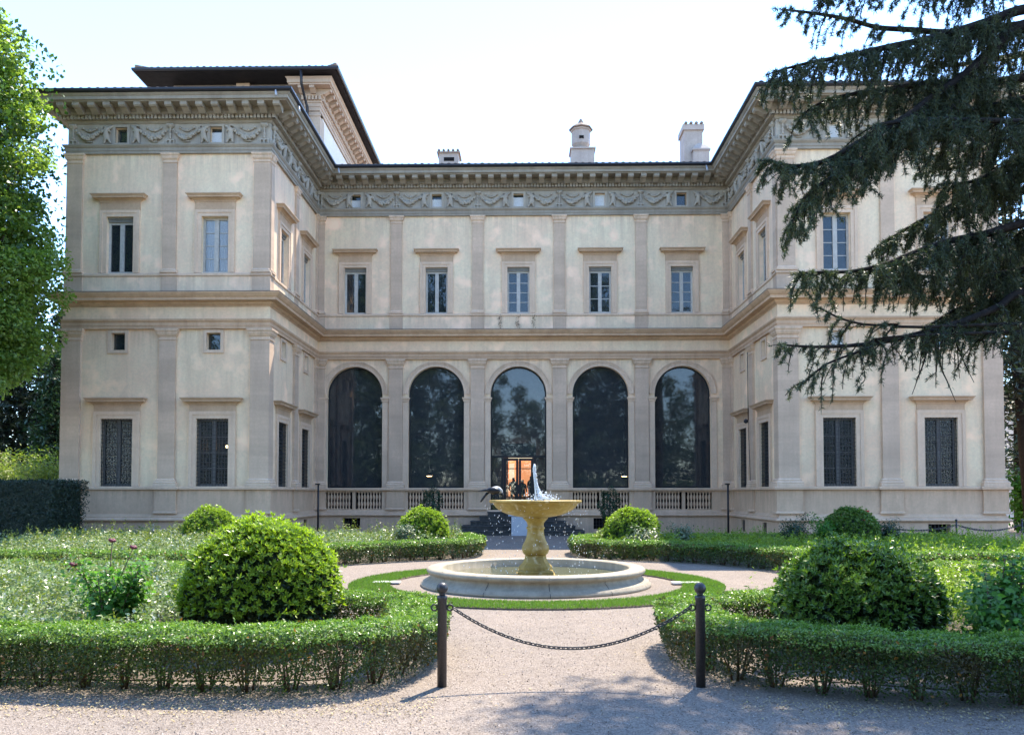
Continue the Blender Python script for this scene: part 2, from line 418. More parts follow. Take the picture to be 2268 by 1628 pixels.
def unit(a): return a / (np.linalg.norm(a, axis=1, keepdims=True) + 1e-9)
def leaf_quads(P, Nv, L, W, tangent=.8, spread=.5, up=0.0):
    """diamond leaves at P facing roughly Nv; L, W scalars or arrays"""
    N = len(P)
    Nv = unit(Nv + rng.normal(0, spread, (N, 3)))
    t = rng.normal(0, 1, (N, 3)); t[:, 2] += up
    a = unit(t - (t * Nv).sum(1, keepdims=True) * Nv * tangent)
    b = unit(np.cross(Nv, a))
    L = (np.full(N, L) if np.isscalar(L) else L)[:, None] * rng.uniform(.65, 1.25, (N, 1))
    W = (np.full(N, W) if np.isscalar(W) else W)[:, None] * rng.uniform(.7, 1.2, (N, 1))
    fold = Nv * W * .25
    return np.stack([P, P + a * L * .45 + b * W * .5 + fold, P + a * L, P + a * L * .45 - b * W * .5 + fold], 1)

def rosettes(P, Nv, L, W, k=6, open_=.8):
    """whorls of k leaves round a shoot tip that points along Nv"""
    N = len(P); Nv = unit(Nv)
    t = unit(np.cross(Nv, rng.normal(0, 1, (N, 3)))); b = np.cross(Nv, t); out = []
    for i in range(k):
        ang = 2 * math.pi * i / k + rng.uniform(-.3, .3, N)
        side = t * np.cos(ang)[:, None] + b * np.sin(ang)[:, None]
        a = unit(Nv * rng.uniform(.35, 1.0, (N, 1)) + side * open_)
        wv = unit(np.cross(a, Nv)); l_ = L * rng.uniform(.7, 1.2, (N, 1)); w_ = W * rng.uniform(.8, 1.2, (N, 1))
        out.append(np.stack([P, P + a * l_ * .5 + wv * w_ * .5, P + a * l_, P + a * l_ * .5 - wv * w_ * .5], 1))
    return np.concatenate(out)

def skin_mesh(name, pts, edges, rad, sub=1, mat='frieze_stone'):
    me = bpy.data.meshes.new(name + '_skel'); me.from_pydata(pts, edges, [])
    o = bpy.data.objects.new(name + '_skel', me); C.objects.link(o)
    sk = o.modifiers.new('skin', 'SKIN'); ss = o.modifiers.new('sub', 'SUBSURF'); ss.levels = sub; ss.render_levels = sub
    for i, s in enumerate(me.skin_vertices[0].data):
        r = rad[i]; s.radius = (r, r) if np.isscalar(r) else r; s.use_root = (i == 0)
    dg = bpy.context.evaluated_depsgraph_get(); ev = o.evaluated_get(dg)
    out = bpy.data.meshes.new_from_object(ev); out.name = name
    bpy.data.objects.remove(o); bpy.data.meshes.remove(me)
    out.materials.clear(); out.materials.append(MATS[mat])
    out.polygons.foreach_set('use_smooth', [True] * len(out.polygons))
    return out

# ------------------------------------------------------------------ ground
mb = MB()
mb.add([(-300, -150, 0), (300, -150, 0), (300, 500, 0), (-300, 500, 0)], [(0, 1, 2, 3)])
tag(mb.build('gravel_ground', 'gravel'), kind='structure')
FX, FY = .2, 17.0

# ------------------------------------------------------------------ villa
YC, YW, YB = 38.4, 31.1, 56.0
XL0, XL1, XR1, XR0 = -18.1, -10.1, 9.8, 18.2
villa = thing('villa', 'pale two storey Renaissance villa with two projecting wings and an arcade', 'villa', (-.15, 31.1, 0))
PATH = [(XL0, YB), (XL0, YW), (XL1, YW), (XL1, YC), (XR1, YC), (XR1, YW), (XR0, YW), (XR0, YB)]
SEGS = [Seg(PATH[i], PATH[i + 1]) for i in range(7)]
S_LO, S_LF, S_LS, S_C, S_RS, S_RF, S_RO = SEGS
ARCHX = [-8.24, -4.31, -.36, 3.57, 7.49]
PILX = [-6.25, -2.32, 1.61, 5.53]
ARCH_R, ARCH_SPRING, ARCH_BOT = 1.34, 6.66, 2.17

def wall_grid(mb, seg, z0, z1, holes, depth=.34, u0=0, u1=None):
    u1 = seg.len if u1 is None else u1
    us = sorted({u0, u1, *[h[0] for h in holes], *[h[1] for h in holes]})
    zs = sorted({z0, z1, *[h[2] for h in holes], *[h[3] for h in holes]})
    for i in range(len(us) - 1):
        for j in range(len(zs) - 1):
            uc, zc = (us[i] + us[i + 1]) / 2, (zs[j] + zs[j + 1]) / 2
            if any(h[0] < uc < h[1] and h[2] < zc < h[3] for h in holes): continue
            mb.quad(seg.p(us[i], 0, zs[j]), seg.p(us[i + 1], 0, zs[j]), seg.p(us[i + 1], 0, zs[j + 1]), seg.p(us[i], 0, zs[j + 1]))
    for a, b, c, d in holes:
        D = -depth
        mb.quad(seg.p(a, 0, c), seg.p(b, 0, c), seg.p(b, D, c), seg.p(a, D, c))
        mb.quad(seg.p(a, 0, d), seg.p(a, D, d), seg.p(b, D, d), seg.p(b, 0, d))
        mb.quad(seg.p(a, 0, c), seg.p(a, D, c), seg.p(a, D, d), seg.p(a, 0, d))
        mb.quad(seg.p(b, 0, c), seg.p(b, 0, d), seg.p(b, D, d), seg.p(b, D, c))

UPW, UPZ = .535, (10.56, 12.80)          # upper windows: half width, sill and head
LOW, LOZ = .63, (2.18, 4.82)             # barred ground-floor windows
MEW, MEZ = .275, (7.52, 8.19)            # little mezzanine windows
FRW, FRZ = .24, (15.74, 16.37)           # windows in the frieze
BSW, BSZ = .42, (.22, .74)               # basement openings
winL = [-16.0 - XL0, -12.23 - XL0]
winR = [12.06 - XR1, 15.93 - XR1]
winS_L = [1.95, 5.35]                    # from the front corner
winS_R = [S_RS.len - 5.2, S_RS.len - 1.95]
WIN = {id(S_LF): winL, id(S_RF): winR, id(S_LS): winS_L, id(S_RS): winS_R, id(S_C): [x - XL1 for x in ARCHX]}
BASE = {id(S_LF): [], id(S_RF): [15.75 - XR1], id(S_LS): [1.9, 5.1], id(S_RS): [2.4, 5.6], id(S_C): [-8.33 - XL1, 3.62 - XL1]}

for sg in SEGS:
    upper = []; lower = []
    us = WIN.get(id(sg), [])
    for u in us:
        upper += [(u - UPW, u + UPW, *UPZ), (u - FRW, u + FRW, *FRZ)]
        if sg is not S_C: lower += [(u - LOW, u + LOW, *LOZ), (u - MEW, u + MEW, *MEZ)]
    mb = MB(); wall_grid(mb, sg, 9.2, 17.0, upper); mb.build('wall', 'stucco', villa, (0, 0, 0))
    if sg is not S_C:
        mb = MB(); wall_grid(mb, sg, .8, 9.2, lower); mb.build('wall', 'stucco_lower', villa)
# arcade wall of the courtyard
mb = MB()
edges = [0]
for x in ARCHX:
    u = x - XL1; a, b = u - ARCH_R, u + ARCH_R
    mb.quad(S_C.p(edges[-1], 0, .8), S_C.p(a, 0, .8), S_C.p(a, 0, 9.2), S_C.p(edges[-1], 0, 9.2)); edges.append(b)
    N = 28
    arc = [(u - ARCH_R * math.cos(math.pi * i / N), ARCH_SPRING + ARCH_R * math.sin(math.pi * i / N)) for i in range(N + 1)]
    for i in range(N):
        (ua, za), (ub, zb) = arc[i], arc[i + 1]
        mb.quad(S_C.p(ua, 0, za), S_C.p(ub, 0, zb), S_C.p(ub, 0, 9.2), S_C.p(ua, 0, 9.2))
        mb.quad(S_C.p(ua, 0, za), S_C.p(ua, -.4, za), S_C.p(ub, -.4, zb), S_C.p(ub, 0, zb))
    for q, s in ((a, 1), (b, -1)):
        mb.quad(S_C.p(q, 0, .97), S_C.p(q, -.4, .97), S_C.p(q, -.4, ARCH_SPRING), S_C.p(q, 0, ARCH_SPRING))
mb.quad(S_C.p(edges[-1], 0, .8), S_C.p(S_C.len, 0, .8), S_C.p(S_C.len, 0, 9.2), S_C.p(edges[-1], 0, 9.2))
mb.build('arcade_wall', 'stucco_lower', villa)
# back and inner shell so that no light leaks through
mb = MB(); mb.box(XL0, XR0, YB - .2, YB, 0, 17.2); mb.build('wall', 'stucco', villa)

# plinth with its roll moulding, dado with its ledge
tor = [(.16, .79)] + [(.17 + .10 * math.sin(math.pi * i / 6), .80 + .16 * i / 6) for i in range(7)]
mb = MB(); holes_base = []
# plinth face split round the basement openings
for sg in SEGS:
    hs = [(u - BSW * (1 if sg in (S_C, S_RF) else .7), u + BSW * (1 if sg in (S_C, S_RF) else .7), *BSZ) for u in BASE.get(id(sg), [])]
    class Off(Seg):
        def __init__(s, g): s.g = g; s.len = g.len
        def p(s, u, out=0, z=0): return s.g.p(u, out + .14, z)
    ext0 = -.14 if sg in (S_LF, S_RF) else (.14 if sg is S_C else 0)
    e0 = {id(S_LO): 0, id(S_LF): -.14, id(S_LS): -.14, id(S_C): .14, id(S_RS): .14, id(S_RF): -.14, id(S_RO): -.14}[id(sg)]
    e1 = {id(S_LO): .14, id(S_LF): .14, id(S_LS): -.14, id(S_C): -.14, id(S_RS): .14, id(S_RF): .14, id(S_RO): 0}[id(sg)]
    wall_grid(mb, Off(sg), 0, .8, hs, .5, e0, sg.len + e1)
    for h in hs: holes_base.append((sg, h))
mb.build('plinth', 'plinth_stone', villa)
mb = MB(); mb.sweep(PATH, tor + [(.15, .97), (.15, 1.0), (.10, 1.08), (.085, 1.12), (0, 1.12)]); mb.build('base_moulding', 'dado_stone', villa)
for sg, h in holes_base:
    uc = (h[0] + h[1]) / 2; w_ = (h[1] - h[0]) / 2
    b = MB(); b.box(-w_, w_, -.12 + .3, -.12 + .34, h[2], h[3])
    wo = b.build('basement_window', 'dark_room', villa, sg.p(uc), sg.rot)
    b = MB()
    for i in range(1, 6):
        x = -w_ + 2 * w_ * i / 6; b.box(x - .008, x + .008, -.09, -.074, h[2], h[3])
    for i in range(1, 3):
        z = h[2] + (h[3] - h[2]) * i / 3; b.box(-w_, w_, -.096, -.088, z - .008, z + .008)
    b.build('grille', 'iron', wo, sg.p(uc), sg.rot)
dado = [(.06, 1.12), (.06, 2.02), (.10, 2.05), (.17, 2.06), (.17, 2.13), (.14, 2.17), (0, 2.17)]
mb = MB(); mb.sweep(PATH[:4] + [(ARCHX[0] - ARCH_R, YC)], dado); mb.build('dado', 'dado_stone', villa)
mb = MB(); mb.sweep([(ARCHX[-1] + ARCH_R, YC)] + PATH[4:], dado); mb.build('dado', 'dado_stone', villa)

ledge_prof = [(.0, 1.12), (0, 2.02), (.04, 2.05), (.11, 2.06), (.11, 2.13), (.08, 2.17)]
def pedestal(sg, u0, u1, lo=1, ro=1, d=.13, mat='dado_stone'):
    b = MB(); um = (u0 + u1) / 2
    b.moulded(u0 - um, u1 - um, d, [(.045, 1.12), (.045, 1.17), (.02, 1.21)] + [(0, 1.22)] + ledge_prof[1:], lo, ro)
    return b.build('pedestal', mat, villa, sg.p(um), sg.rot)

# pilasters: shaft as the part, base and capital as its pieces
LOW_BASE = [(.12, 2.17), (.12, 2.27), (.10, 2.29), (.115, 2.32), (.10, 2.36), (.05, 2.385), (.065, 2.42), (.05, 2.45), (.0, 2.48)]
LOW_CAP = [(.0, 7.89), (.03, 7.90), (.03, 7.94), (.0, 7.95), (.0, 8.03), (.03, 8.05), (.07, 8.12), (.085, 8.15), (.085, 8.19), (.12, 8.24), (.13, 8.27), (.13, 8.333)]
UP_BASE = [(.07, 10.55), (.07, 10.60), (.05, 10.62), (.06, 10.65), (.02, 10.68), (0, 10.71)]
UP_CAP = [(0, 14.92), (.025, 14.93), (.025, 14.96), (0, 14.97), (0, 15.04), (.04, 15.08), (.06, 15.14), (.06, 15.18), (.09, 15.22), (.10, 15.24), (.10, 15.293)]
def pilaster(sg, u0, u1, lo=1, ro=1):
    um = (u0 + u1) / 2; h = (u1 - u0) / 2; loc = sg.p(um)
    b = MB(); b.box(-h, h, -.10, 0, 2.48, 7.89); o = b.build('pilaster', 'pilaster_stone', villa, loc, sg.rot)
    b = MB(); b.moulded(-h, h, .10, LOW_CAP, lo, ro); b.build('capital', 'trim_stone', o, loc, sg.rot)
    b = MB(); b.moulded(-h, h, .10, LOW_BASE, lo, ro); b.build('base', 'trim_stone', o, loc, sg.rot)
    g_ = .06; h2 = h - g_ * (lo + ro) / 2; c = (lo - ro) * g_ / 2
    b = MB(); b.box(-h2 + c, h2 + c, -.085, 0, 10.71, 14.92); o = b.build('pilaster', 'pilaster_stone', villa, loc, sg.rot)
    b = MB(); b.moulded(-h2 + c, h2 + c, .085, UP_CAP, lo, ro); b.build('capital', 'trim_stone', o, loc, sg.rot)
    b = MB(); b.moulded(-h2 + c, h2 + c, .085, UP_BASE, lo, ro); b.build('base', 'trim_stone', o, loc, sg.rot)
    b = MB(); b.moulded(-h2 + c - .05, h2 + c + .05, .07, [(0, 9.74), (0, 10.40), (.03, 10.43), (.05, 10.44), (.05, 10.52), (.03, 10.55)], lo, ro)
    b.build('upper_pedestal', 'pilaster_stone', villa, loc, sg.rot)
    pedestal(sg, u0 - .1 * lo, u1 + .1 * ro, lo, ro)

PW = .325
for sg, lst in ((S_LF, [(-.10, .65, 1, 1), (-14.02 - XL0 - PW, -14.02 - XL0 + PW, 1, 1), (sg_len := S_LF.len - .65, S_LF.len + .10, 1, 1)]),
                (S_RF, [(-.10, .70, 1, 1), (14.0 - XR1 - PW, 14.0 - XR1 + PW, 1, 1), (S_RF.len - .65, S_RF.len + .10, 1, 1)]),
                (S_LS, [(.002, .45, 0, 1), (3.65 - .28, 3.65 + .28, 1, 1), (S_LS.len - .42, S_LS.len - .10, 1, 0)]),
                (S_RS, [(.10, .42, 0, 1), (3.65 - .28, 3.65 + .28, 1, 1), (S_RS.len - .45, S_RS.len - .002, 1, 0)]),
                (S_C, [(.0, .42, 0, 1)] + [(x - XL1 - PW, x - XL1 + PW, 1, 1) for x in PILX] + [(S_C.len - .42, S_C.len, 1, 0)])):
    for a in lst: pilaster(sg, *a)

# mouldings that run round the whole courtyard front
def run(name, mat, prof):
    b = MB(); b.sweep(PATH, prof); return b.build(name, mat, villa)
run('lower_architrave', 'belt_stone', [(0, 8.335), (.11, 8.335), (.11, 8.45), (.13, 8.455), (.13, 8.58), (.15, 8.60), (.19, 8.66), (.19, 8.715), (.06, 8.72), (0, 8.72)])
run('lower_frieze', 'stucco_lower', [(0, 8.722), (.085, 8.722), (.085, 9.195), (0, 9.195)])
run('belt_cornice', 'belt_stone', [(0, 9.197), (.10, 9.197), (.12, 9.24), (.20, 9.29), (.22, 9.33), (.23, 9.37), (.45, 9.39), (.46, 9.49), (.48, 9.50), (.52, 9.54), (.58, 9.62), (.60, 9.65), (.60, 9.68), (0, 9.735)])
run('flashing', 'gutter_metal', [(0, 9.74), (.61, 9.684), (.61, 9.70), (0, 9.756)])
run('upper_dado', 'stucco', [(0, 9.758), (.04, 9.758), (.04, 10.405), (0, 10.405)])
run('sill_course', 'trim_stone', [(0, 10.407), (.05, 10.407), (.065, 10.43), (.085, 10.44), (.085, 10.52), (.06, 10.548), (0, 10.548)])
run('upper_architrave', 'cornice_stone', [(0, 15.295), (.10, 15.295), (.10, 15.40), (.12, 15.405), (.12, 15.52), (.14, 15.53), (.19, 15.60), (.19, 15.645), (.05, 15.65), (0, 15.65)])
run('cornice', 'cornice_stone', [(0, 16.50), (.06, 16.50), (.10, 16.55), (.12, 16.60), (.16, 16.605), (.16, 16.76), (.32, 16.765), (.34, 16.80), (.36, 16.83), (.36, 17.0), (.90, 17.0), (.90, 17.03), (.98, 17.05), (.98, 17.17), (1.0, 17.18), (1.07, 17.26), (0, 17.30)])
gut = run('gutter', 'gutter_metal', [(.98, 17.275), (1.12, 17.28), (1.17, 17.33), (1.17, 17.40), (1.14, 17.40), (1.13, 17.34), (.98, 17.34)])
# frieze band with openings, one slab per stretch
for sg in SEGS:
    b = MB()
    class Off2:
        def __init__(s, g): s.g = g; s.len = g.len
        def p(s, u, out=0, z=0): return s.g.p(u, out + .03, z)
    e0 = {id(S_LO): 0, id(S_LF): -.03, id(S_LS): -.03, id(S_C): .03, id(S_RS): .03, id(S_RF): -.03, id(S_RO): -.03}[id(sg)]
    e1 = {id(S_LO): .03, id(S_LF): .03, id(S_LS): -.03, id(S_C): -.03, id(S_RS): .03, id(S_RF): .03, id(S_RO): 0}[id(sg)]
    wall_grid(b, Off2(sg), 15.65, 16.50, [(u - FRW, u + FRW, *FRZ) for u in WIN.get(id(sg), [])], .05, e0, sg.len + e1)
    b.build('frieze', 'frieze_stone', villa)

# modillions and dentils
b = MB()
prof_m = [(.0, 0), (.0, -.27), (.12, -.30), (.22, -.25), (.36, -.17), (.46, -.17), (.52, -.12), (.52, 0)]
k = len(prof_m); w2 = .13
vs_ = [(-w2, -.36 - d, 17.0 + z) for d, z in prof_m] + [(w2, -.36 - d, 17.0 + z) for d, z in prof_m]
fs = [tuple(range(k)), tuple(range(2 * k - 1, k - 1, -1))] + [(i, k + i, k + (i + 1) % k, (i + 1) % k) for i in range(k)]
b.add(vs_, fs); mod_me = b.mesh('modillion', 'cornice_stone')
dent = MB()
for sg in (S_LF, S_LS, S_C, S_RS, S_RF):
    outer0 = sg in (S_LF,) or sg is S_RF or sg is S_LS
    a0 = {id(S_LF): -.5, id(S_LS): -.5, id(S_C): .62, id(S_RS): .62, id(S_RF): -.5}[id(sg)]
    a1 = {id(S_LF): .5, id(S_LS): -.62, id(S_C): -.62, id(S_RS): .5, id(S_RF): .5}[id(sg)]
    L_ = sg.len + a1 - a0; n_ = max(2, round(L_ / .60))
    for i in range(n_ + 1):
        u = a0 + L_ * i / n_
        if (sg in (S_LS,) and i == 0) or (sg is S_RS and i == n_): continue
        link('modillion', mod_me, villa, sg.p(u), sg.rot)
    d0 = {id(S_LF): -.28, id(S_LS): -.28, id(S_C): .34, id(S_RS): .34, id(S_RF): -.28}[id(sg)]
    d1 = {id(S_LF): .28, id(S_LS): -.34, id(S_C): -.34, id(S_RS): .28, id(S_RF): .28}[id(sg)]
    L_ = sg.len + d1 - d0; n_ = round(L_ / .145)
    for i in range(n_):
        u = d0 + L_ * (i + .5) / n_; h = .05
        q = [sg.p(u + s * h, o_, z) for z in (16.615, 16.764) for s, o_ in ((-1, .155), (-1, .29), (1, .29), (1, .155))]
        dent.add(q, [(0, 1, 2, 3), (7, 6, 5, 4), (0, 4, 5, 1), (1, 5, 6, 2), (2, 6, 7, 3)])
tag(dent.build('dentil_band', 'frieze_stone', villa), kind='stuff')

# relief ornament of the frieze: garlands held by winged boys between torch stands
def garland_mesh(flip):
    b = MB(); r_ = random.Random(5 + flip); s = -1 if flip else 1; L_ = 1.02
    for i in range(30):
        t = i / 29; x = s * t * L_; sag = .30 * (1 - (2 * t - 1) ** 2) - .05 * t * (0 if flip else 1)
        rr = .042 + .04 * math.sin(math.pi * t)
        for k_ in range(2):
            b.ball((x + r_.uniform(-.02, .02), -.055 - r_.uniform(0, .07), 16.20 - sag + r_.uniform(-.055, .055) * (.4 + math.sin(math.pi * t))), rr * r_.uniform(.7, 1.15), 1)
    pts = [(s * (L_ * (.25 + .5 * i / 8)), -.045, 16.30 - .10 * math.sin(math.pi * i / 8)) for i in range(9)]
    b.tube(pts, [.02, .028, .034, .038, .038, .038, .034, .028, .02], 5)
    for q in (.24, .5, .77): b.ball((s * L_ * q, -.05, 16.30 - .08 * math.sin(math.pi * (q - .24) / .53) + .02), .058, 1)
    b.box(min(s * .38, s * .62), max(s * .38, s * .62), -.07, 0, 15.76, 15.80)
    return b.mesh('garland', 'frieze_stone')
def putto_mesh(s):
    P_ = [(0, -.07, 16.02), (0, -.085, 16.14), (0, -.08, 16.24), (s * .01, -.09, 16.29), (s * .03, -.10, 16.36),
          (s * -.09, -.07, 15.90), (s * -.13, -.06, 15.80), (s * -.19, -.07, 15.705),
          (s * .07, -.08, 15.88), (s * .05, -.06, 15.79), (s * .10, -.07, 15.70),
          (s * .12, -.10, 16.20), (s * .20, -.10, 16.10),
          (s * -.10, -.09, 16.22), (s * -.17, -.09, 16.14), (s * -.16, -.05, 16.34), (s * -.26, -.05, 16.43)]
    E_ = [(0, 1), (1, 2), (2, 3), (3, 4), (0, 5), (5, 6), (6, 7), (0, 8), (8, 9), (9, 10), (2, 11), (11, 12), (2, 13), (13, 14), (2, 15), (15, 16)]
    R_ = [.095, .095, .09, .05, .085, .07, .052, .04, .07, .052, .04, .05, .04, .05, .04, .07, .03]
    return skin_mesh('putto_relief', P_, E_, R_, 1)
def torch_mesh():
    b = MB()
    b.lathe([(.02, 15.86), (.06, 15.88), (.05, 15.93), (.03, 15.97), (.05, 16.03), (.055, 16.07), (.03, 16.12), (.035, 16.2), (.05, 16.23), (.03, 16.27), (.04, 16.31), (.14, 16.37), (.15, 16.40), (.12, 16.42)], (0, -.06), 10)
    for i in range(5): b.ball((-.10 + .05 * i, -.10, 16.43), .055, 1)
    # foot: block with two square sinkings
    b.box(-.17, .17, -.09, 0, 15.80, 15.86)
    for a_, c_ in ((-.17, -.13), (-.03, .03), (.13, .17)): b.box(a_, c_, -.09, 0, 15.66, 15.80)
    b.box(-.13, -.03, -.02, 0, 15.66, 15.80); b.box(.03, .13, -.02, 0, 15.66, 15.80)
    return b.mesh('torch_stand', 'frieze_stone')
G0, G1, PT0, PT1, TM = garland_mesh(0), garland_mesh(1), putto_mesh(1), putto_mesh(-1), torch_mesh()
def relief_unit(sg, u, left=True, right=True, half=1.42):
    loc = sg.p(u, .03)
    link('torch_stand', TM, villa, loc, sg.rot)
    for s, on, g_, p_ in ((1, right, G0, PT1), (-1, left, G1, PT0)):
        if not on: continue
        link('garland', g_, villa, sg.p(u + s * .14, .03), sg.rot)
        link('putto_relief', p_, villa, sg.p(u + s * 1.32, .03), sg.rot)
for x in PILX: relief_unit(S_C, x - XL1)
relief_unit(S_C, .20, False, True); relief_unit(S_C, S_C.len - .20, True, False)
for sg, us in ((S_LF, (.2, -14.03 - XL0, S_LF.len - .2)), (S_RF, (.2, 14.0 - XR1, S_RF.len - .2))):
    relief_unit(sg, us[0], False, True); relief_unit(sg, us[1]); relief_unit(sg, us[2], True, False)
relief_unit(S_LS, .22, False, True); relief_unit(S_LS, 3.65); relief_unit(S_LS, S_LS.len - .25, True, False)
relief_unit(S_RS, .25, False, True); relief_unit(S_RS, 3.65); relief_unit(S_RS, S_RS.len - .22, True, False)

# ---- windows
def ring(b, w_, z0, z1, t, y0, y1, bottom=True):
    b.box(-w_ - t, -w_, y0, y1, z0 if not bottom else z0 - t, z1 + t); b.box(w_, w_ + t, y0, y1, z0 if not bottom else z0 - t, z1 + t)
    b.box(-w_, w_, y0, y1, z1, z1 + t)
    if bottom: b.box(-w_, w_, y0, y1, z0 - t, z0)
def shared(maker):
    cache = {}
    def f(*a):
        if a not in cache: cache[a] = maker(*a)
        return cache[a]
    return f
@shared
def surround_me(w_, z0, z1, t):
    b = MB()
    ring(b, w_, z0, z1, t * .55, -.06, 0, False)
    b.box(-w_ - t, -w_ - t * .55, -.085, 0, z0, z1 + t); b.box(w_ + t * .55, w_ + t, -.085, 0, z0, z1 + t)
    b.box(-w_ - t * .55, w_ + t * .55, -.085, 0, z1 + t * .55, z1 + t)
    return b.mesh('window', 'trim_stone')
@shared
def small_surround_me(w_, z0, z1, t, mat):
    b = MB(); ring(b, w_, z0, z1, t, -.05, 0, True); return b.mesh('small_window', mat)
@shared
def hood_me(w_, zf, zb, zt):
    b = MB(); b.box(-w_, w_, -.05, 0, zf, zb)
    o = MB(); o.add(b.v, b.f); h = zt - zb
    o.moulded(-w_, w_, .05, [(.02, zb), (.03, zb + .05), (.09, zb + h * .35), (.11, zb + h * .42), (.21, zb + h * .47), (.22, zb + h * .68), (.27, zb + h * .88), (.285, zb + h * .9), (.285, zb + h), (.0, zt + .04)])
    return o.mesh('hood', 'hood_stone')
@shared
def frame_me(w_, z0, z1, bars, box_top, mat='window_wood'):
    b = MB(); y0, y1 = .17, .23; zt = z1 - (.17 if box_top else 0)
    b.box(-w_, -w_ + .085, y0, y1, z0, zt); b.box(w_ - .085, w_, y0, y1, z0, zt)
    b.box(-w_ + .085, w_ - .085, y0, y1, z0, z0 + .10); b.box(-w_ + .085, w_ - .085, y0, y1, zt - .09, zt)
    b.box(-.085, .085, y0 - .015, y1, z0 + .10, zt - .09)
    for i in range(1, bars + 1):
        z = z0 + .10 + (zt - .19 - z0) * i / (bars + 1)
        b.box(-w_ + .085, -.085, y0 + .02, y1, z - .017, z + .017); b.box(.085, w_ - .085, y0 + .02, y1, z - .017, z + .017)
    return b.mesh('window_frame', mat)
@shared
def blind_me(w_, z1):
    b = MB(); b.box(-w_, w_, .10, .26, z1 - .17, z1 - .085); b.box(-w_, w_, .06, .20, z1 - .083, z1); return b.mesh('blind_box', 'blind_box')
@shared
def pane_me(w0, w1, z0, z1, mat):
    b = MB(); b.box(w0, w1, .205, .211, z0, z1); return b.mesh('pane', mat)
@shared
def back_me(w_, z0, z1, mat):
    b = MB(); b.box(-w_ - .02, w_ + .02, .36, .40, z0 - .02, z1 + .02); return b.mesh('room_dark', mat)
@shared
def curtain_me(w_, z0, z1):
    b = MB(); n_ = 40
    q = [(-w_ + 2 * w_ * i / n_, .226 + .012 * math.sin(i * 1.9) + .008 * math.sin(i * 4.1), z) for z in (z0, z1) for i in range(n_ + 1)]
    b.add(q, [(i, i + 1, n_ + 2 + i, n_ + 1 + i) for i in range(n_)], True); return b.mesh('curtain', 'lace_curtain')
@shared
def grille_me(w_, z0, z1, nx, nz):
    b = MB()
    for i in range(nx + 1):
        x = -w_ + .03 + (2 * w_ - .06) * i / nx; b.box(x - .010, x + .010, .03, .05, z0, z1)
    for i in range(nz + 1):
        z = z0 + .05 + (z1 - z0 - .1) * i / nz; b.box(-w_, w_, .018, .032, z - .010, z + .010)
    return b.mesh('grille', 'iron')

def upper_window(sg, u, bars=0, blind=True, curtain=False):
    loc = sg.p(u); r = sg.rot
    o = link('window', surround_me(UPW, UPZ[0], UPZ[1], .255), villa, loc, r)
    link('hood', hood_me(.80, 13.06, 13.37, 13.64), o, loc, r)
    link('window_frame', frame_me(UPW, *UPZ, bars, blind), o, loc, r)
    if blind: link('blind_box', blind_me(UPW, UPZ[1]), o, loc, r)
    zt = UPZ[1] - (.17 if blind else 0)
    link('pane', pane_me(-UPW + .08, -.08, UPZ[0] + .09, zt - .08, 'curtain_glass' if curtain else 'window_glass'), o, loc, r)
    link('pane', pane_me(.08, UPW - .08, UPZ[0] + .09, zt - .08, 'curtain_glass' if curtain else 'window_glass'), o, loc, r)
    if curtain: link('curtain', curtain_me(UPW - .02, UPZ[0] + .05, zt), o, loc, r)
    link('room_dark', back_me(UPW, *UPZ, 'dark_room'), o, loc, r)
def lower_window(sg, u, deep=False):
    loc = sg.p(u); r = sg.rot
    o = link('window', surround_me(LOW, LOZ[0], LOZ[1], .285), villa, loc, r)
    link('hood', hood_me(.91, 5.105, 5.34, 5.62), o, loc, r)
    link('window_frame', frame_me(LOW, *LOZ, 3, False, 'shutter_wood'), o, loc, r)
    link('pane', pane_me(-LOW + .08, -.08, LOZ[0] + .09, LOZ[1] - .08, 'barred_glass'), o, loc, r)
    link('pane', pane_me(.08, LOW - .08, LOZ[0] + .09, LOZ[1] - .08, 'barred_glass'), o, loc, r)
    link('grille', grille_me(LOW, *LOZ, 10, 17), o, loc, r)
    if not deep: link('room_dark', back_me(LOW, *LOZ, 'dark_room'), o, loc, r)
    return o
def small_window(sg, u, w_, z0, z1, t, mat, paper=None, off=0.0):
    loc = sg.p(u, off); r = sg.rot
    o = link('small_window', small_surround_me(w_, z0, z1, t, mat), villa, loc, r)
    link('room_dark', back_me(w_, z0, z1, 'dark_room'), o, loc, r)
    if paper is None:
        link('pane', pane_me(-w_, w_, z0, z1, 'window_glass'), o, loc, r)
    else:
        b = MB(); b.box(-w_, w_, .17, .19, z0, z0 + (z1 - z0) * paper); b.build('blind', 'lace_curtain', o, loc, r)
        if paper < 1: link('pane', pane_me(-w_, w_, z0 + (z1 - z0) * paper, z1, 'window_glass'), o, loc, r)

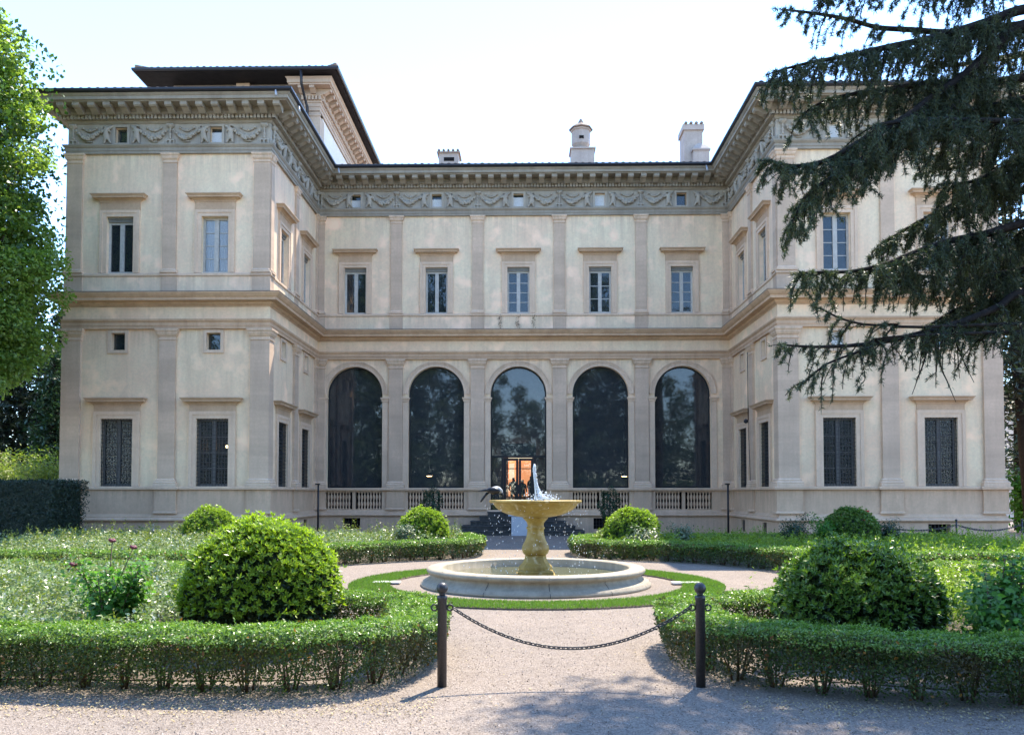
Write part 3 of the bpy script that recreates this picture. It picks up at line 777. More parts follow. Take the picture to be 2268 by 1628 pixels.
for i, u in enumerate(WIN[id(S_C)]):
    upper_window(S_C, u, 3 if i in (2, 4) else (2 if i == 3 else 0), True)
    small_window(S_C, u, FRW, *FRZ, .10, 'frieze_stone', [.65, .68, .8, 1.0, None][i], .03)
upper_window(S_LF, winL[0], 0, True); upper_window(S_LF, winL[1], 3, False, True)
upper_window(S_RF, winR[0], 3, False); upper_window(S_RF, winR[1], 3, False)
for sg, us in ((S_LS, winS_L), (S_RS, winS_R)):
    for u in us:
        upper_window(sg, u, 0, True); lower_window(sg, u)
for sg, us in ((S_LF, winL), (S_RF, winR)):
    for i, u in enumerate(us): lower_window(sg, u, sg is S_LF and i == 1)
for sg in (S_LF, S_RF, S_LS, S_RS):
    for i, u in enumerate(WIN[id(sg)]):
        small_window(sg, u, MEW, *MEZ, .125, 'trim_stone', {(id(S_LF), 0): None, (id(S_RF), 0): 1.0, (id(S_LS), 0): .9, (id(S_LS), 1): .9, (id(S_RS), 0): .9, (id(S_RS), 1): .9}.get((id(sg), i)))
        small_window(sg, u, FRW, *FRZ, .10, 'frieze_stone', {(id(S_LF), 1): .75, (id(S_RF), 0): 1.0}.get((id(sg), i)), .03)
# room with a lit chandelier behind the second barred window of the left wing
lc = S_LF.p(winL[1])
b = MB(); q0, q1 = lc.x - 1.2, lc.x + 1.2
b.quad((q0, 34, 1.2), (q1, 34, 1.2), (q1, 34, 6), (q0, 34, 6)); b.quad((q0, 31.45, 1.2), (q0, 34, 1.2), (q0, 34, 6), (q0, 31.45, 6))
b.quad((q1, 31.45, 1.2), (q1, 31.45, 6), (q1, 34, 6), (q1, 34, 1.2)); b.quad((q0, 31.45, 1.2), (q1, 31.45, 1.2), (q1, 34, 1.2), (q0, 34, 1.2)); b.quad((q0, 31.45, 6), (q0, 34, 6), (q1, 34, 6), (q1, 31.45, 6))
b.build('room_dark', 'dark_room', villa)
ch = thing('chandelier', 'small lit chandelier seen through a barred ground floor window', 'chandelier', (lc.x + .33, 32.4, 3.85))
cx_, cy_, cz_ = lc.x + .33, 32.4, 3.80
b = MB(); b.tube([(cx_, cy_, 6), (cx_, cy_, cz_ - .12)], .012, 6)
for i in range(6):
    a = i * math.pi / 3 + .3
    b.tube([(cx_, cy_, cz_ - .1), (cx_ + .1 * math.cos(a), cy_ + .1 * math.sin(a), cz_ - .14), (cx_ + .24 * math.cos(a), cy_ + .24 * math.sin(a), cz_ - .05)], .01, 5)
b.build('chandelier_arms', 'iron', ch, (cx_, cy_, cz_), world=True)
for i in range(6):
    a = i * math.pi / 3 + .3; b = MB(); b.ball((0, 0, 0), .042, 1, (1, 1, 1.3)); b.build('bulb', 'lamp_bulb', ch, (cx_ + .24 * math.cos(a), cy_ + .24 * math.sin(a), cz_ + .01 + .03 * math.sin(i * 2)))

# ---- the five glazed arches, balustrades and the door
BAL = MB(); BAL.lathe([(.055, 1.16), (.055, 1.20), (.035, 1.22), (.03, 1.26), (.052, 1.33), (.064, 1.40), (.05, 1.48), (.03, 1.55), (.045, 1.565), (.03, 1.58), (.05, 1.65), (.064, 1.73), (.052, 1.80), (.03, 1.87), (.035, 1.91), (.055, 1.93), (.055, 1.97)], seg=8)
bal_me = BAL.mesh('baluster', 'dado_stone')
rail_u = [(x - XL1) for x in ARCHX]
for i, u in enumerate(rail_u):
    door = i == 2; zb = 1.05 if door else ARCH_BOT
    loc = S_C.p(u)
    # moulded archivolt
    b = MB(); N = 32
    pr = [(ARCH_R + .0, .035), (ARCH_R + .13, .035), (ARCH_R + .135, .055), (ARCH_R + .19, .06), (ARCH_R + .21, .085), (ARCH_R + .255, .085), (ARCH_R + .255, 0)]
    q = []; f_ = []
    for j in range(N + 1):
        t = math.pi * j / N
        for r_, d_ in pr: q.append((-r_ * math.cos(t), -d_, ARCH_SPRING + r_ * math.sin(t)))
    k = len(pr)
    for j in range(N):
        for m_ in range(k - 1): f_.append((j * k + m_, j * k + m_ + 1, (j + 1) * k + m_ + 1, (j + 1) * k + m_))
    b.add(q, f_); ao = b.build('arch', 'trim_stone', villa, loc)
    for s in (-1, 1):                                        # impost blocks and jamb strips
        b = MB(); x0, x1 = sorted((s * (ARCH_R - .002), s * (ARCH_R + .27)))
        if i in (0, 4) and ((i == 0 and s < 0) or (i == 4 and s > 0)): pass
        b.moulded(x0, x1, .04, [(0, 6.25), (.0, 6.30), (.03, 6.31), (.03, 6.36), (.06, 6.42), (.08, 6.45), (.08, 6.50)])
        b.build('impost', 'trim_stone', ao, loc)
        b = MB(); b.box(x0, x1, -.035, 0, 2.17, 6.25); b.build('jamb', 'trim_stone', ao, loc)
    # dark metal frame set back in the opening
    b = MB(); y0, y1 = .26, .32; q = []; f_ = []
    for j in range(N + 1):
        t = math.pi * j / N
        for r_ in (ARCH_R, ARCH_R - .07):
            for y in (y0, y1): q.append((-r_ * math.cos(t), y, ARCH_SPRING + r_ * math.sin(t)))
    for j in range(N):
        o_ = j * 4
        for a_, c_ in ((0, 2), (2, 3), (3, 1)): f_.append((o_ + a_, o_ + c_, o_ + 4 + c_, o_ + 4 + a_))
    b.add(q, f_)
    b.box(-ARCH_R, -ARCH_R + .07, y0, y1, zb, ARCH_SPRING); b.box(ARCH_R - .07, ARCH_R, y0, y1, zb, ARCH_SPRING)
    b.box(-ARCH_R + .07, ARCH_R - .07, y0, y1, zb, zb + .08)
    if door:
        b.box(-ARCH_R + .07, ARCH_R - .07, y0 - .03, y1, 3.62, 3.72)
        for x in (-.82, .72): b.box(x, x + .10, y0 - .02, y1, 1.13, 3.62)
    b.build('arch_frame', 'arch_frame_metal', ao, loc)
    def arch_pane(z0, mat, mode):
        b = MB(); pts = [(-ARCH_R + .03, .29, z0)] + [(-(ARCH_R - .03) * math.cos(math.pi * j / N), .29, ARCH_SPRING + (ARCH_R - .03) * math.sin(math.pi * j / N)) for j in range(N + 1)] + [(ARCH_R - .03, .29, z0)]
        b.add(pts, [tuple(range(len(pts)))[::-1]]); return b.build('arch_pane', mat, ao, loc)
    if not door:
        arch_pane(zb, 'arch_glass', 0)
        bo = MB(); bo.moulded(-ARCH_R, ARCH_R, .06, [(0, 1.97), (.04, 2.05), (.11, 2.06), (.11, 2.13), (.08, 2.17)], 0, 0)
        bo.box(-ARCH_R, ARCH_R, .001, .30, 1.97, 2.168)
        br = bo.build('balustrade', 'dado_stone', villa, loc)
        b = MB(); b.box(-ARCH_R, ARCH_R, -.06, .26, .975, 1.16); b.build('bottom_rail', 'dado_stone', br, loc)
        b = MB(); b.box(-.075, .075, -.04, .14, 1.16, 1.97); b.build('middle_post', 'dado_stone', br, loc)
        b = MB(); b.box(-ARCH_R, ARCH_R, .27, .30, 1.16, 1.97); b.build('balustrade_back', 'dark_room', br, loc)  # near-black panel, the dark void behind the balusters put into its colour
        for s in (-1, 1):
            for j in range(8):
                link('baluster', bal_me, br, S_C.p(u + s * (.16 + (ARCH_R - .20) * (j + .5) / 8), -.02))
    else:
        arch_pane(3.67, 'arch_glass', 1)
        for x0, x1 in ((-ARCH_R + .05, -.80), (.80, ARCH_R - .05)):
            b = MB(); b.box(x0, x1, .285, .292, 1.1, 3.65); b.build('side_pane', 'arch_glass', ao, loc)
        for nm, x0, x1 in (('door', -.715, -.005), ('door', .005, .715)):
            b = MB(); y0, y1 = .30, .35
            b.box(x0, x0 + .12, y0, y1, 1.10, 3.60); b.box(x1 - .12, x1, y0, y1, 1.10, 3.60)
            b.box(x0 + .12, x1 - .12, y0, y1, 1.10, 1.35); b.box(x0 + .12, x1 - .12, y0, y1, 3.48, 3.60); b.box(x0 + .12, x1 - .12, y0, y1, 3.08, 3.12)
            do = b.build('door', 'arch_frame_metal', villa, loc)
            b = MB(); b.box(x0 + .12, x1 - .12, .322, .328, 1.35, 3.48); b.build('door_pane', 'door_glass', do, loc)
        # lobby box above the door, seen dark through the fanlight
        b = MB(); b.box(-.85, .85, .9, 2.2, 3.75, 4.35); b.build('lobby', 'arch_frame_metal', villa, loc)
# piers between the balustrades carry full pedestals
for a, c in zip(ARCHX[:-1], ARCHX[1:]):
    b = MB(); u0, u1 = a + ARCH_R - XL1, c - ARCH_R - XL1; um = (u0 + u1) / 2
    b.moulded(u0 - um, u1 - um, .06, ledge_prof, 0, 0); b.build('dado', 'dado_stone', villa, S_C.p(um))
# loggia behind the glass
mb = MB(); x0, x1, y0, y1, z0, z1 = -10, 9.7, YC + .42, 46, 1.04, 9.0
mb.quad((x0, y1, z0), (x1, y1, z0), (x1, y1, z1), (x0, y1, z1)); mb.quad((x0, y0, z0), (x0, y1, z0), (x0, y1, z1), (x0, y0, z1))
mb.quad((x1, y0, z0), (x1, y0, z1), (x1, y1, z1), (x1, y1, z0)); mb.quad((x0, y0, z1), (x1, y0, z1), (x1, y1, z1), (x0, y1, z1))
mb.quad((x0, y0 - .4, z0), (x1, y0 - .4, z0), (x1, y1, z0), (x0, y1, z0)); mb.build('loggia_room', 'loggia_wall', villa)
b = MB(); b.box(-1.0, .35, 45.5, 45.6, 1.75, 4.4); b.build('glow_panel', 'glow_orange', villa)  # glowing panel added to imitate the orange room light behind the door
b = MB(); b.box(-1.0, .35, 45.40, 45.45, 3.75, 4.2); b.build('glow_band', 'glow_cream', villa)  # pale band that glows too, room light put into its material
b = MB(); b.box(-.95, -.66, 45.3, 45.35, 2.7, 3.6); b.build('glow_board', 'glow_cream', villa)  # board glows by itself, though it is no lamp
for x, y in ((-4.85, 40.2), (5.0, 41)):
    t = thing('pendant_lamp', 'small lit lamp inside the second arch counted from the left wing' if x < 0 else 'small lit lamp inside the fourth arch counted from the left wing', 'lamp', (x, y, 2.86), 'lamps lit inside the arcade')
    b = MB(); b.lathe([(.16, 2.78), (.17, 2.80), (.05, 2.90), (.02, 2.95)], (x, y), 14); b.tube([(x, y, 2.95), (x, y, 9.0)], .01, 5); b.build('lamp_shade', 'iron', t, (x, y, 2.86), world=True)
    b = MB(); b.lathe([(.13, 2.765), (.13, 2.775)], (x, y), 14); b.build('lamp_glow', 'lamp_bulb', t, (x, y, 2.86), world=True)

# ---- roofs
def roof_mesh(x0, x1, y0, y1, z, slope, ridge_y=None, hip=True):
    b = MB(); w_ = (x1 - x0) / 2; xm = (x0 + x1) / 2; zr = z + slope * w_
    b.add([(x0, y0, z), (x1, y0, z), (x1, y1, z), (x0, y1, z), (xm, y0 + w_, zr), (xm, y1 - w_ if y1 - w_ > y0 + w_ else y0 + w_, zr)],
          [(0, 1, 4), (1, 2, 5, 4), (2, 3, 5), (3, 0, 4, 5), (0, 3, 2, 1)]); return b
ov = 1.12
rl = roof_mesh(XL0 - ov, XL1 + ov, YW - ov, YB + ov, 17.39, .24).build('roof', 'roof_clay', villa)
rr = roof_mesh(XR1 - ov, XR0 + ov, YW - ov, YB + ov, 17.39, .24).build('roof', 'roof_clay', villa)
b = MB(); xa, xb = XL1 + ov - .3, XR1 - ov + .3
b.add([(xa, YC - ov, 17.39), (xb, YC - ov, 17.39), (xb, 47.2, 19.6), (xa, 47.2, 19.6), (xa, YB + ov, 17.39), (xb, YB + ov, 17.39)], [(0, 1, 2, 3), (3, 2, 5, 4), (0, 4, 5, 1)])
rc = b.build('roof', 'roof_clay', villa)
def tile_me(slope, L_=1.0):
    b = MB(); n_ = 7
    for y, dz, rr_ in ((0, 0, 1.0), (L_, slope * L_, .85)):
        for i in range(n_): b.v.append((.105 * rr_ * math.cos(math.pi * i / (n_ - 1)), y, dz + .085 * rr_ * math.sin(math.pi * i / (n_ - 1))))
    k0 = len(b.v)
    for i in range(n_): b.v.append((.085 * math.cos(math.pi * i / (n_ - 1)), 0, .065 * math.sin(math.pi * i / (n_ - 1))))
    for i in range(n_ - 1): b.f += [(i + 1, i, n_ + i, n_ + i + 1), (i, i + 1, k0 + i + 1, k0 + i)]
    b.sm = [True, False] * (n_ - 1); return b.mesh('roof_tile', 'roof_clay')
t24 = tile_me(.24)
i = 0
x = XL1 + ov
while x < XR1 - ov: link('roof_tile', t24, rc, (x, YC - ov - .03, 17.36 + random.uniform(-.015, .01))); x += .315
x = XL0 - ov + .2
while x < XL1 + ov - .1: link('roof_tile', t24, rl, (x, YW - ov - .03, 17.35)); x += .33
x = XR1 - ov + .2
while x < XR0 + ov - .1: link('roof_tile', t24, rr, (x, YW - ov - .03, 17.385)); x += .33

# ---- tower over the west range
TY, TX1, TX0, TB = 38.6, -10.15, -17.4, 53.5
TP = [(TX0, TB), (TX0, TY), (TX1, TY), (TX1, TB)]
tw = link('tower', None, villa, ((TX0 + TX1) / 2, TY, 17.4))
def tb_(b, name, mat): return b.build(name, mat, tw, ((TX0 + TX1) / 2, TY, 17.4), world=True)
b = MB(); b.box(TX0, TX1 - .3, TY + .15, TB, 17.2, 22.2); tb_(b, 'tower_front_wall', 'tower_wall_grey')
b = MB(); b.box(TX1 - .3, TX1, TY + .75, TB, 17.2, 20.62); tb_(b, 'tower_side_wall', 'tower_stucco')
b = MB(); b.box(TX1 - .62, TX1 + .08, TY, TY + .75, 17.2, 20.35); tb_(b, 'tower_pilaster', 'tower_stone')
b = MB(); b.moulded(TX1 - .62, TX1 + .08, .0, [(.0, 20.35), (.04, 20.38), (.04, 20.46), (0, 20.5), (0, 20.6)]); b.v = [(q[0], q[1] + TY, q[2]) for q in b.v]; tb_(b, 'tower_capital', 'tower_stone')
tpath = [(TX1 - .64, TY + .4), (TX1 - .64, TY), (TX1 + .02, TY), (TX1 + .02, TB)]
b = MB(); b.sweep(tpath, [(0, 20.62), (.05, 20.62), (.05, 20.80), (.08, 20.81), (.08, 20.98), (.12, 21.0), (.12, 21.28), (.2, 21.3), (.22, 21.36), (.22, 21.62), (.66, 21.62), (.66, 21.68), (.72, 21.7), (.72, 21.86), (.80, 21.95), (0, 22.0)]); tb_(b, 'tower_cornice', 'tower_stone')
b = MB()
pm = [(.0, 0), (.0, -.24), (.10, -.26), (.2, -.2), (.32, -.12), (.40, -.12), (.42, 0)]; k = len(pm)
b.add([(-.12, -d, z) for d, z in pm] + [(.12, -d, z) for d, z in pm], [tuple(range(k)), tuple(range(2 * k - 1, k - 1, -1))] + [(i, k + i, k + (i + 1) % k, (i + 1) % k) for i in range(k)])
tm_me = b.mesh('modillion', 'tower_stone')
y = TY - .1
while y < TB: link('modillion', tm_me, tw, (TX1 + .23, y, 21.61), math.pi / 2); y += .62
for x in (TX1 - .75, TX1 - .2): link('modillion', tm_me, tw, (x, TY - .21, 21.61), 0)
b = MB(); y = TY + .1
for i in range(int((TB - TY) / .22)): b.box(TX1 + .13, TX1 + .24, TY + i * .22, TY + i * .22 + .12, 21.1, 21.28)
for i in range(6): b.box(TX1 - .8 + i * .17, TX1 - .7 + i * .17, TY - .23, TY - .12, 21.1, 21.28)
tag(tb_(b, 'dentil_band', 'tower_stone'), kind='stuff')
# eaves: timber soffit, gutter, tiled hip roof
EZ, EO = 22.12, 1.15
ex0, ex1, ey0, ey1 = TX0 - EO - .2, TX1 + EO, TY - EO, TB + EO
b = MB(); b.box(ex0 + .05, ex1 - .05, ey0 + .05, ey1 - .05, EZ - .08, EZ); tb_(b, 'eaves', 'soffit_wood')
b = MB(); b.sweep([(ex0, ey1), (ex0, ey0), (ex1, ey0), (ex1, ey1)], [(0, EZ - .06), (.06, EZ - .05), (.09, EZ + .0), (.09, EZ + .09), (.06, EZ + .09), (.05, EZ + .02), (0, EZ + .02)]); tb_(b, 'gutter', 'gutter_metal')
b = roof_mesh(ex0, ex1, ey0, ey1, EZ + .02, .27); trf = tb_(b, 'roof', 'roof_clay')
t27 = tile_me(.27, .8); x = ex0 + .25
while x < ex1 - .2: link('roof_tile', t27, trf, (x, ey0 - .05, EZ + .06 + random.uniform(-.012, .012))); x += .315
for s, xs in ((1, ex0), (-1, ex1)):
    b = MB(); b.tube([(xs + s * .05, ey0 + .05, EZ + .18), (xs + s * 1.0, ey0 + 1.0, EZ + .42), (xs + s * 3, ey0 + 3, EZ + .95)], [.12, .12, .12], 8); tb_(b, 'hip_tiles', 'roof_clay')
b = MB(); b.box(-14.2, -13.55, TY - .1, TY + .1, 20.9, 22.0); tb_(b, 'wall_block', 'tower_stone')
b = MB(); b.tube([(-10.72, ey0 + .02, EZ), (-10.70, ey0 + .05, EZ - .7), (-10.66, TY - .2, EZ - 1.4), (-10.66, TY - .12, 17.3)], .07, 8); tb_(b, 'downpipe', 'gutter_metal')

# ---- chimneys on the middle roof
def chimney(parts, loc):
    o = None
    for nm, b, mt in parts: o_ = b.build(nm, mt, villa if o is None else o, loc); o = o or o_
c1 = MB(); c1.box(-.52, .52, -.5, .5, -.8, .52); c1b = MB(); c1b.box(-.62, .62, -.6, .6, .525, .60)
c1t = MB()
for i in range(5): c1t.tube([(-.5 + .25 * i, -.66, .63), (-.5 + .25 * i, .66, .63)], .07, 6)
c1o = MB(); c1o.box(-.25, .3, -.515, -.505, .1, .3)
chimney([('chimney', c1, 'chimney_stucco'), ('chimney_slab', c1b, 'chimney_stucco'), ('chimney_tiles', c1t, 'roof_clay'), ('chimney_slot', c1o, 'dark_room')], (-4.1, 42.5, 19.42))
c2 = MB(); c2.box(-.55, .68, -.5, .5, -.8, .62)
c2s = MB(); c2s.lathe([(.36, .62), (.36, .85), (.50, 1.02), (.50, 1.72), (.56, 1.75), (.56, 1.83)], (0, 0), 8, False)
c2c = MB(); c2c.lathe([(.64, 1.835), (.64, 1.89), (.42, 2.06), (.2, 2.18), (.06, 2.44), (.0, 2.46)], (0, 0), 8, False)
c2o = MB(); c2o.box(-.12, .12, -.51, -.44, 1.2, 1.35)
c2b = MB(); c2b.box(-.62, .75, -.57, .57, .621, .70)
chimney([('chimney', c2, 'chimney_stucco'), ('chimney_shaft', c2s, 'chimney_stucco'), ('chimney_cap', c2c, 'roof_clay'), ('chimney_slot', c2o, 'dark_room'), ('chimney_slab', c2b, 'chimney_stucco')], (2.95, 42.5, 19.5))
c3 = MB(); c3.box(-.5, .45, -.6, .6, -.8, 2.05)
c3b = MB(); c3b.box(-.58, .53, -.68, .68, 2.051, 2.35)
c3t = MB()
for i in range(4): c3t.tube([(-.42 + .27 * i, -.7, 2.40), (-.42 + .27 * i, .7, 2.40)], .09, 6)
c3s = MB(); c3s.lathe([(.58, -.8), (.58, .85), (.66, .86), (.66, .95), (.3, 1.25), (.0, 1.45)], (.32, -.5), 4, False)
chimney([('chimney', c3, 'chimney_stucco'), ('chimney_slab', c3b, 'chimney_stucco'), ('chimney_tiles', c3t, 'roof_clay'), ('chimney_shoulder', c3s, 'chimney_stucco')], (8.75, 42.0, 18.75))

def weeds(label, spots, drop, mat, n_=60, sz=.06):
    P = []
    for x, y, z in spots:
        for i in range(n_):
            t = rng.uniform(0, 1); P.append((x + rng.normal(0, .06), y + rng.normal(0, .02), z - drop * t + rng.normal(0, .02)))
    P = np.array(P); o = soup('wall_weeds', leaf_quads(P, np.tile([0, -1.0, .3], (len(P), 1)), sz, sz * .5, spread=.7), 4, mat, None, spots[0]); tag(o, label, 'weeds')
weeds('dry weeds hanging from the sill under the middle upper window', [(-1.22, YC - .13, 10.46), (-.38, YC - .13, 10.44), (.38, YC - .13, 10.46)], .62, 'stem_bark')
weeds('dry weeds growing on the tiles under the tower eaves', [(-15.2, 30.6, 17.7), (-14.85, 30.6, 17.66), (-14.4, 30.6, 17.62)], .3, 'stem_bark', 40)

# little spotlights under the eaves, cable and floodlight on the east side wall
for p_ in ((-9.55, 30.0, 17.25), (-9.0, 31.2, 17.2), (-8.85, 37.3, 17.2), (8.45, 37.3, 17.2), (-18.9, 30.3, 17.0)):
    b = MB(); b.tube([(0, 0, .05), (.03, -.05, -.12), (.05, -.08, -.22)], [.03, .045, .05], 8); b.build('eaves_spotlight', 'white_panel', villa, p_)
b = MB(); u = 3.65
b.tube([S_RS.p(3.30, .12, 8.3), S_RS.p(3.30, .12, 5.1)], .018, 5); b.tube([S_RS.p(3.30, .12, 5.1), S_RS.p(3.55, .18, 4.7), S_RS.p(3.6, .14, 2.4)], .014, 5)
b.ball(S_RS.p(3.30, .22, 5.05), .11, 1); b.build('cable_lamp', 'gutter_metal', villa)

# ------------------------------------------------------------------ steps and the two white boards
st = thing('stone_stairs', 'dark stone stairs leading up to the glass door', 'stairs', (-.36, 37.2, 0))
zs = [0, .21, .42, .63, .84, 1.045]; hw = [3.0, 2.6, 2.2, 1.8, 1.45]; yf = [36.35, 36.7, 37.05, 37.4, 37.75]
for i in range(5):
    b = MB(); z0, z1 = zs[i] + .001, zs[i + 1]; x0, x1 = -.36 - hw[i], -.36 + hw[i]
    b.add([(x0, yf[i], z0), (x1, yf[i], z0), (x1, YC - .15, z0), (x0, YC - .15, z0), (x0, yf[i], z1 - .03), (x1, yf[i], z1 - .03), (x1, YC - .15, z1 - .03), (x0, YC - .15, z1 - .03),
           (x0 - .03, yf[i] - .03, z1 - .03), (x1 + .03, yf[i] - .03, z1 - .03), (x1 + .03, YC - .15, z1 - .03), (x0 - .03, YC - .15, z1 - .03),
           (x0 - .02, yf[i] - .02, z1), (x1 + .02, yf[i] - .02, z1), (x1 + .02, YC - .15, z1), (x0 - .02, YC - .15, z1)],
          [(0, 1, 5, 4), (1, 2, 6, 5), (3, 0, 4, 7), (4, 5, 9, 8), (5, 6, 10, 9), (7, 4, 8, 11), (8, 9, 13, 12), (9, 10, 14, 13), (11, 8, 12, 15), (12, 13, 14, 15)])
    b.build('step', 'step_stone', st, (-.36, yf[i], zs[i]), world=True)
b = MB(); b.add([(-.66, 36.22, .005), (.30, 36.22, .005), (.30, 36.30, .86), (-.66, 36.30, .86), (-.66, 36.25, .005), (.30, 36.25, .005), (.30, 36.33, .86), (-.66, 36.33, .86)], [(0, 1, 2, 3), (4, 7, 6, 5), (0, 4, 5, 1), (1, 5, 6, 2), (2, 6, 7, 3), (3, 7, 4, 0)])
tag(b.build('white_board', 'white_panel', None, (-.2, 36.24, 0), world=True), 'larger white board leaning on the bottom of the dark stairs', 'board')
b = MB(); b.add([(-.83, 37.52, .85), (.2, 37.52, .85), (.2, 37.66, 1.16), (-.83, 37.66, 1.16), (-.83, 37.55, .85), (.2, 37.55, .85), (.2, 37.69, 1.16), (-.83, 37.69, 1.16)], [(0, 1, 2, 3), (4, 7, 6, 5), (0, 4, 5, 1), (1, 5, 6, 2), (2, 6, 7, 3), (3, 7, 4, 0)])
tag(b.build('white_board', 'white_panel', None, (-.3, 37.55, .85), world=True), 'smaller white board lying high on the dark stairs below the door', 'board')

# three visitors inside the door
def person(loc, face, h, lean, label, mat):
    s = h / 1.75
    P_ = [(0, 0, .95), (0, .01, 1.15), (0, .02, 1.36), (0, 0, 1.49), (.0, -.01, 1.60), (0, -.01, 1.69),
          (.10, 0, .90), (.11, -.02, .50), (.11, .03, .09), (.11, -.11, .04), (-.10, 0, .90), (-.12, .03, .50), (-.12, .06, .09), (-.12, -.08, .04),
          (.19, .02, 1.40), (.24, .03, 1.13), (.18, -.14, .98), (-.19, .02, 1.40), (-.25, .04, 1.13), (-.24, -.05, .90)]
    P_ = [(x * s + lean * z * .06, y * s, z * s) for x, y, z in P_]
    E_ = [(0, 1), (1, 2), (2, 3), (3, 4), (4, 5), (0, 6), (6, 7), (7, 8), (8, 9), (0, 10), (10, 11), (11, 12), (12, 13), (2, 14), (14, 15), (15, 16), (2, 17), (17, 18), (18, 19)]
    R_ = [.14, .13, .15, .055, .09, .085, .09, .06, .045, .035, .09, .06, .045, .035, .06, .045, .04, .06, .045, .04]
    me = skin_mesh('person', P_, E_, [q * s for q in R_], 1, mat)
    o = link('person', me, None, loc, face); tag(o, label, 'person'); return o
person((-.62, 40.6, 1.05), 3.0, 1.72, .1, 'dark clothed person standing inside the left door leaf', 'coat_dark')
person((-.18, 41.2, 1.05), .4, 1.62, 0, 'dark clothed person standing behind the middle of the glass door', 'coat_dark')
person((.24, 40.4, 1.05), 2.2, 1.80, -.3, 'dark clothed person standing inside the right door leaf', 'coat_dark')

# ------------------------------------------------------------------ fountain
fo = thing('fountain', 'round stone fountain with an ochre bowl on a baluster stem', 'fountain', (FX, FY, 0))
def fl(b, nm, mt): return b.build(nm, mt, fo, (FX, FY, 0))
b = MB(); b.lathe([(2.40, 0), (2.40, .055), (2.37, .07), (2.36, .10), (2.31, .12), (2.24, .16), (2.20, .21), (2.20, .245), (2.23, .26), (2.27, .285), (2.285, .315), (2.28, .345), (2.25, .37), (2.20, .38), (2.02, .38), (1.96, .375), (1.94, .35), (1.93, .05)], (0, 0), 96, True)
fl(b, 'basin', 'basin_marble')
for i in range(12):
    a = i * math.pi / 6 + .1; ca, sa = math.cos(a), math.sin(a); b = MB()
    pr = [(2.402, 0), (2.402, .056), (2.312, .121), (2.202, .21), (2.202, .245), (2.287, .315), (2.252, .372), (2.0, .3825)]
    q = []
    for r_, z in pr:
        for s in (-.006, .006): q.append((r_ * ca - s * sa, r_ * sa + s * ca, z))
    b.add(q, [(2 * j, 2 * j + 1, 2 * j + 3, 2 * j + 2) for j in range(len(pr) - 1)]); fl(b, 'basin_joint', 'step_stone')
b = MB(); b.lathe([(1.935, .0), (1.935, .20)], (0, 0), 64, True); o = b.build('basin_water', 'basin_water', None, (FX, FY, 0)); tag(o, kind='structure')
b = MB(); b.lathe([(.58, .06), (.58, .20), (.56, .215), (.52, .22), (.52, .27), (.49, .285), (.48, .30)], (0, 0), 4, False); fl(b, 'plinth_block', 'ochre_marble')
b = MB(); b.lathe([(.35, .30), (.352, .36), (.345, .38), (.31, .41), (.265, .46), (.235, .53), (.222, .575), (.225, .60), (.212, .612)], (0, 0), 8, False); fl(b, 'stem_foot', 'ochre_marble')
b = MB(); b.lathe([(.222, .612), (.232, .625), (.25, .63), (.275, .67), (.286, .73), (.284, .775), (.262, .84), (.22, .91), (.192, .99), (.178, 1.07), (.174, 1.13), (.178, 1.15), (.196, 1.165), (.196, 1.19), (.176, 1.205), (.172, 1.24), (.178, 1.28), (.205, 1.32), (.24, 1.355), (.262, 1.375), (.262, 1.395), (.24, 1.40)], (0, 0), 40); fl(b, 'stem', 'ochre_marble')
b = MB(); b.lathe([(.24, 1.395), (.30, 1.405), (.45, 1.43), (.60, 1.47), (.74, 1.53), (.83, 1.60), (.885, 1.665), (.90, 1.695), (.915, 1.70), (.955, 1.708), (.975, 1.722), (.98, 1.74), (.97, 1.757), (.94, 1.762), (.88, 1.755), (.84, 1.71), (.70, 1.60), (.40, 1.52), (.05, 1.50)], (0, 0), 72); fl(b, 'bowl', 'ochre_marble')
b = MB(); b.lathe([(.865, 1.70), (.865, 1.742)], (0, 0), 48); tag(b.build('bowl_water', 'basin_water', None, (FX, FY, 0)), kind='structure')
r_ = random.Random(3)
b = MB()
path = [(.0, 0, 1.74), (.0, 0, 1.95), (-.01, 0, 2.15), (-.02, 0, 2.33), (-.025, 0, 2.45)]
b.tube(path, [.022, .018, .022, .03, .012], 7)
for s in range(1500):
    t = r_.random() ** .8; a = r_.uniform(0, 6.28); z = 2.50 - .72 * t
    wd = .012 + .012 * math.sin(min(1, t * 1.4) * math.pi) + .09 * max(0, t - .62) ** 1.5 * 3
    x = -.025 + .17 * t ** 2.2 + wd * r_.gauss(0, .55); y = wd * r_.gauss(0, .55)
    b.ball((x, y, z + r_.uniform(-.02, .02)), r_.uniform(.005, .013) * (1.5 if t < .2 else 1), 0, (1, 1, r_.uniform(.9, 2.4)))
for s in range(260):
    b.ball((r_.gauss(.16, .15), r_.gauss(0, .15), 1.76 + abs(r_.gauss(0, .07))), r_.uniform(.007, .016), 0)
tag(b.build('water_jet', 'splash_water', None, (FX, FY, 0)), 'white water jet splashing in the fountain bowl', 'water jet')
b = MB()
for s in range(330):
    a = r_.uniform(0, 6.28); rr_ = r_.uniform(.88, 1.15) if r_.random() < .6 else r_.uniform(.4, 1.7); z = r_.uniform(.22, 1.72)
    b.ball((rr_ * math.cos(a), rr_ * math.sin(a), z), r_.uniform(.004, .009), 0, (1, 1, r_.uniform(1, 3)))
tag(b.build('water_drops', 'splash_water', None, (FX, FY, 0)), kind='stuff')

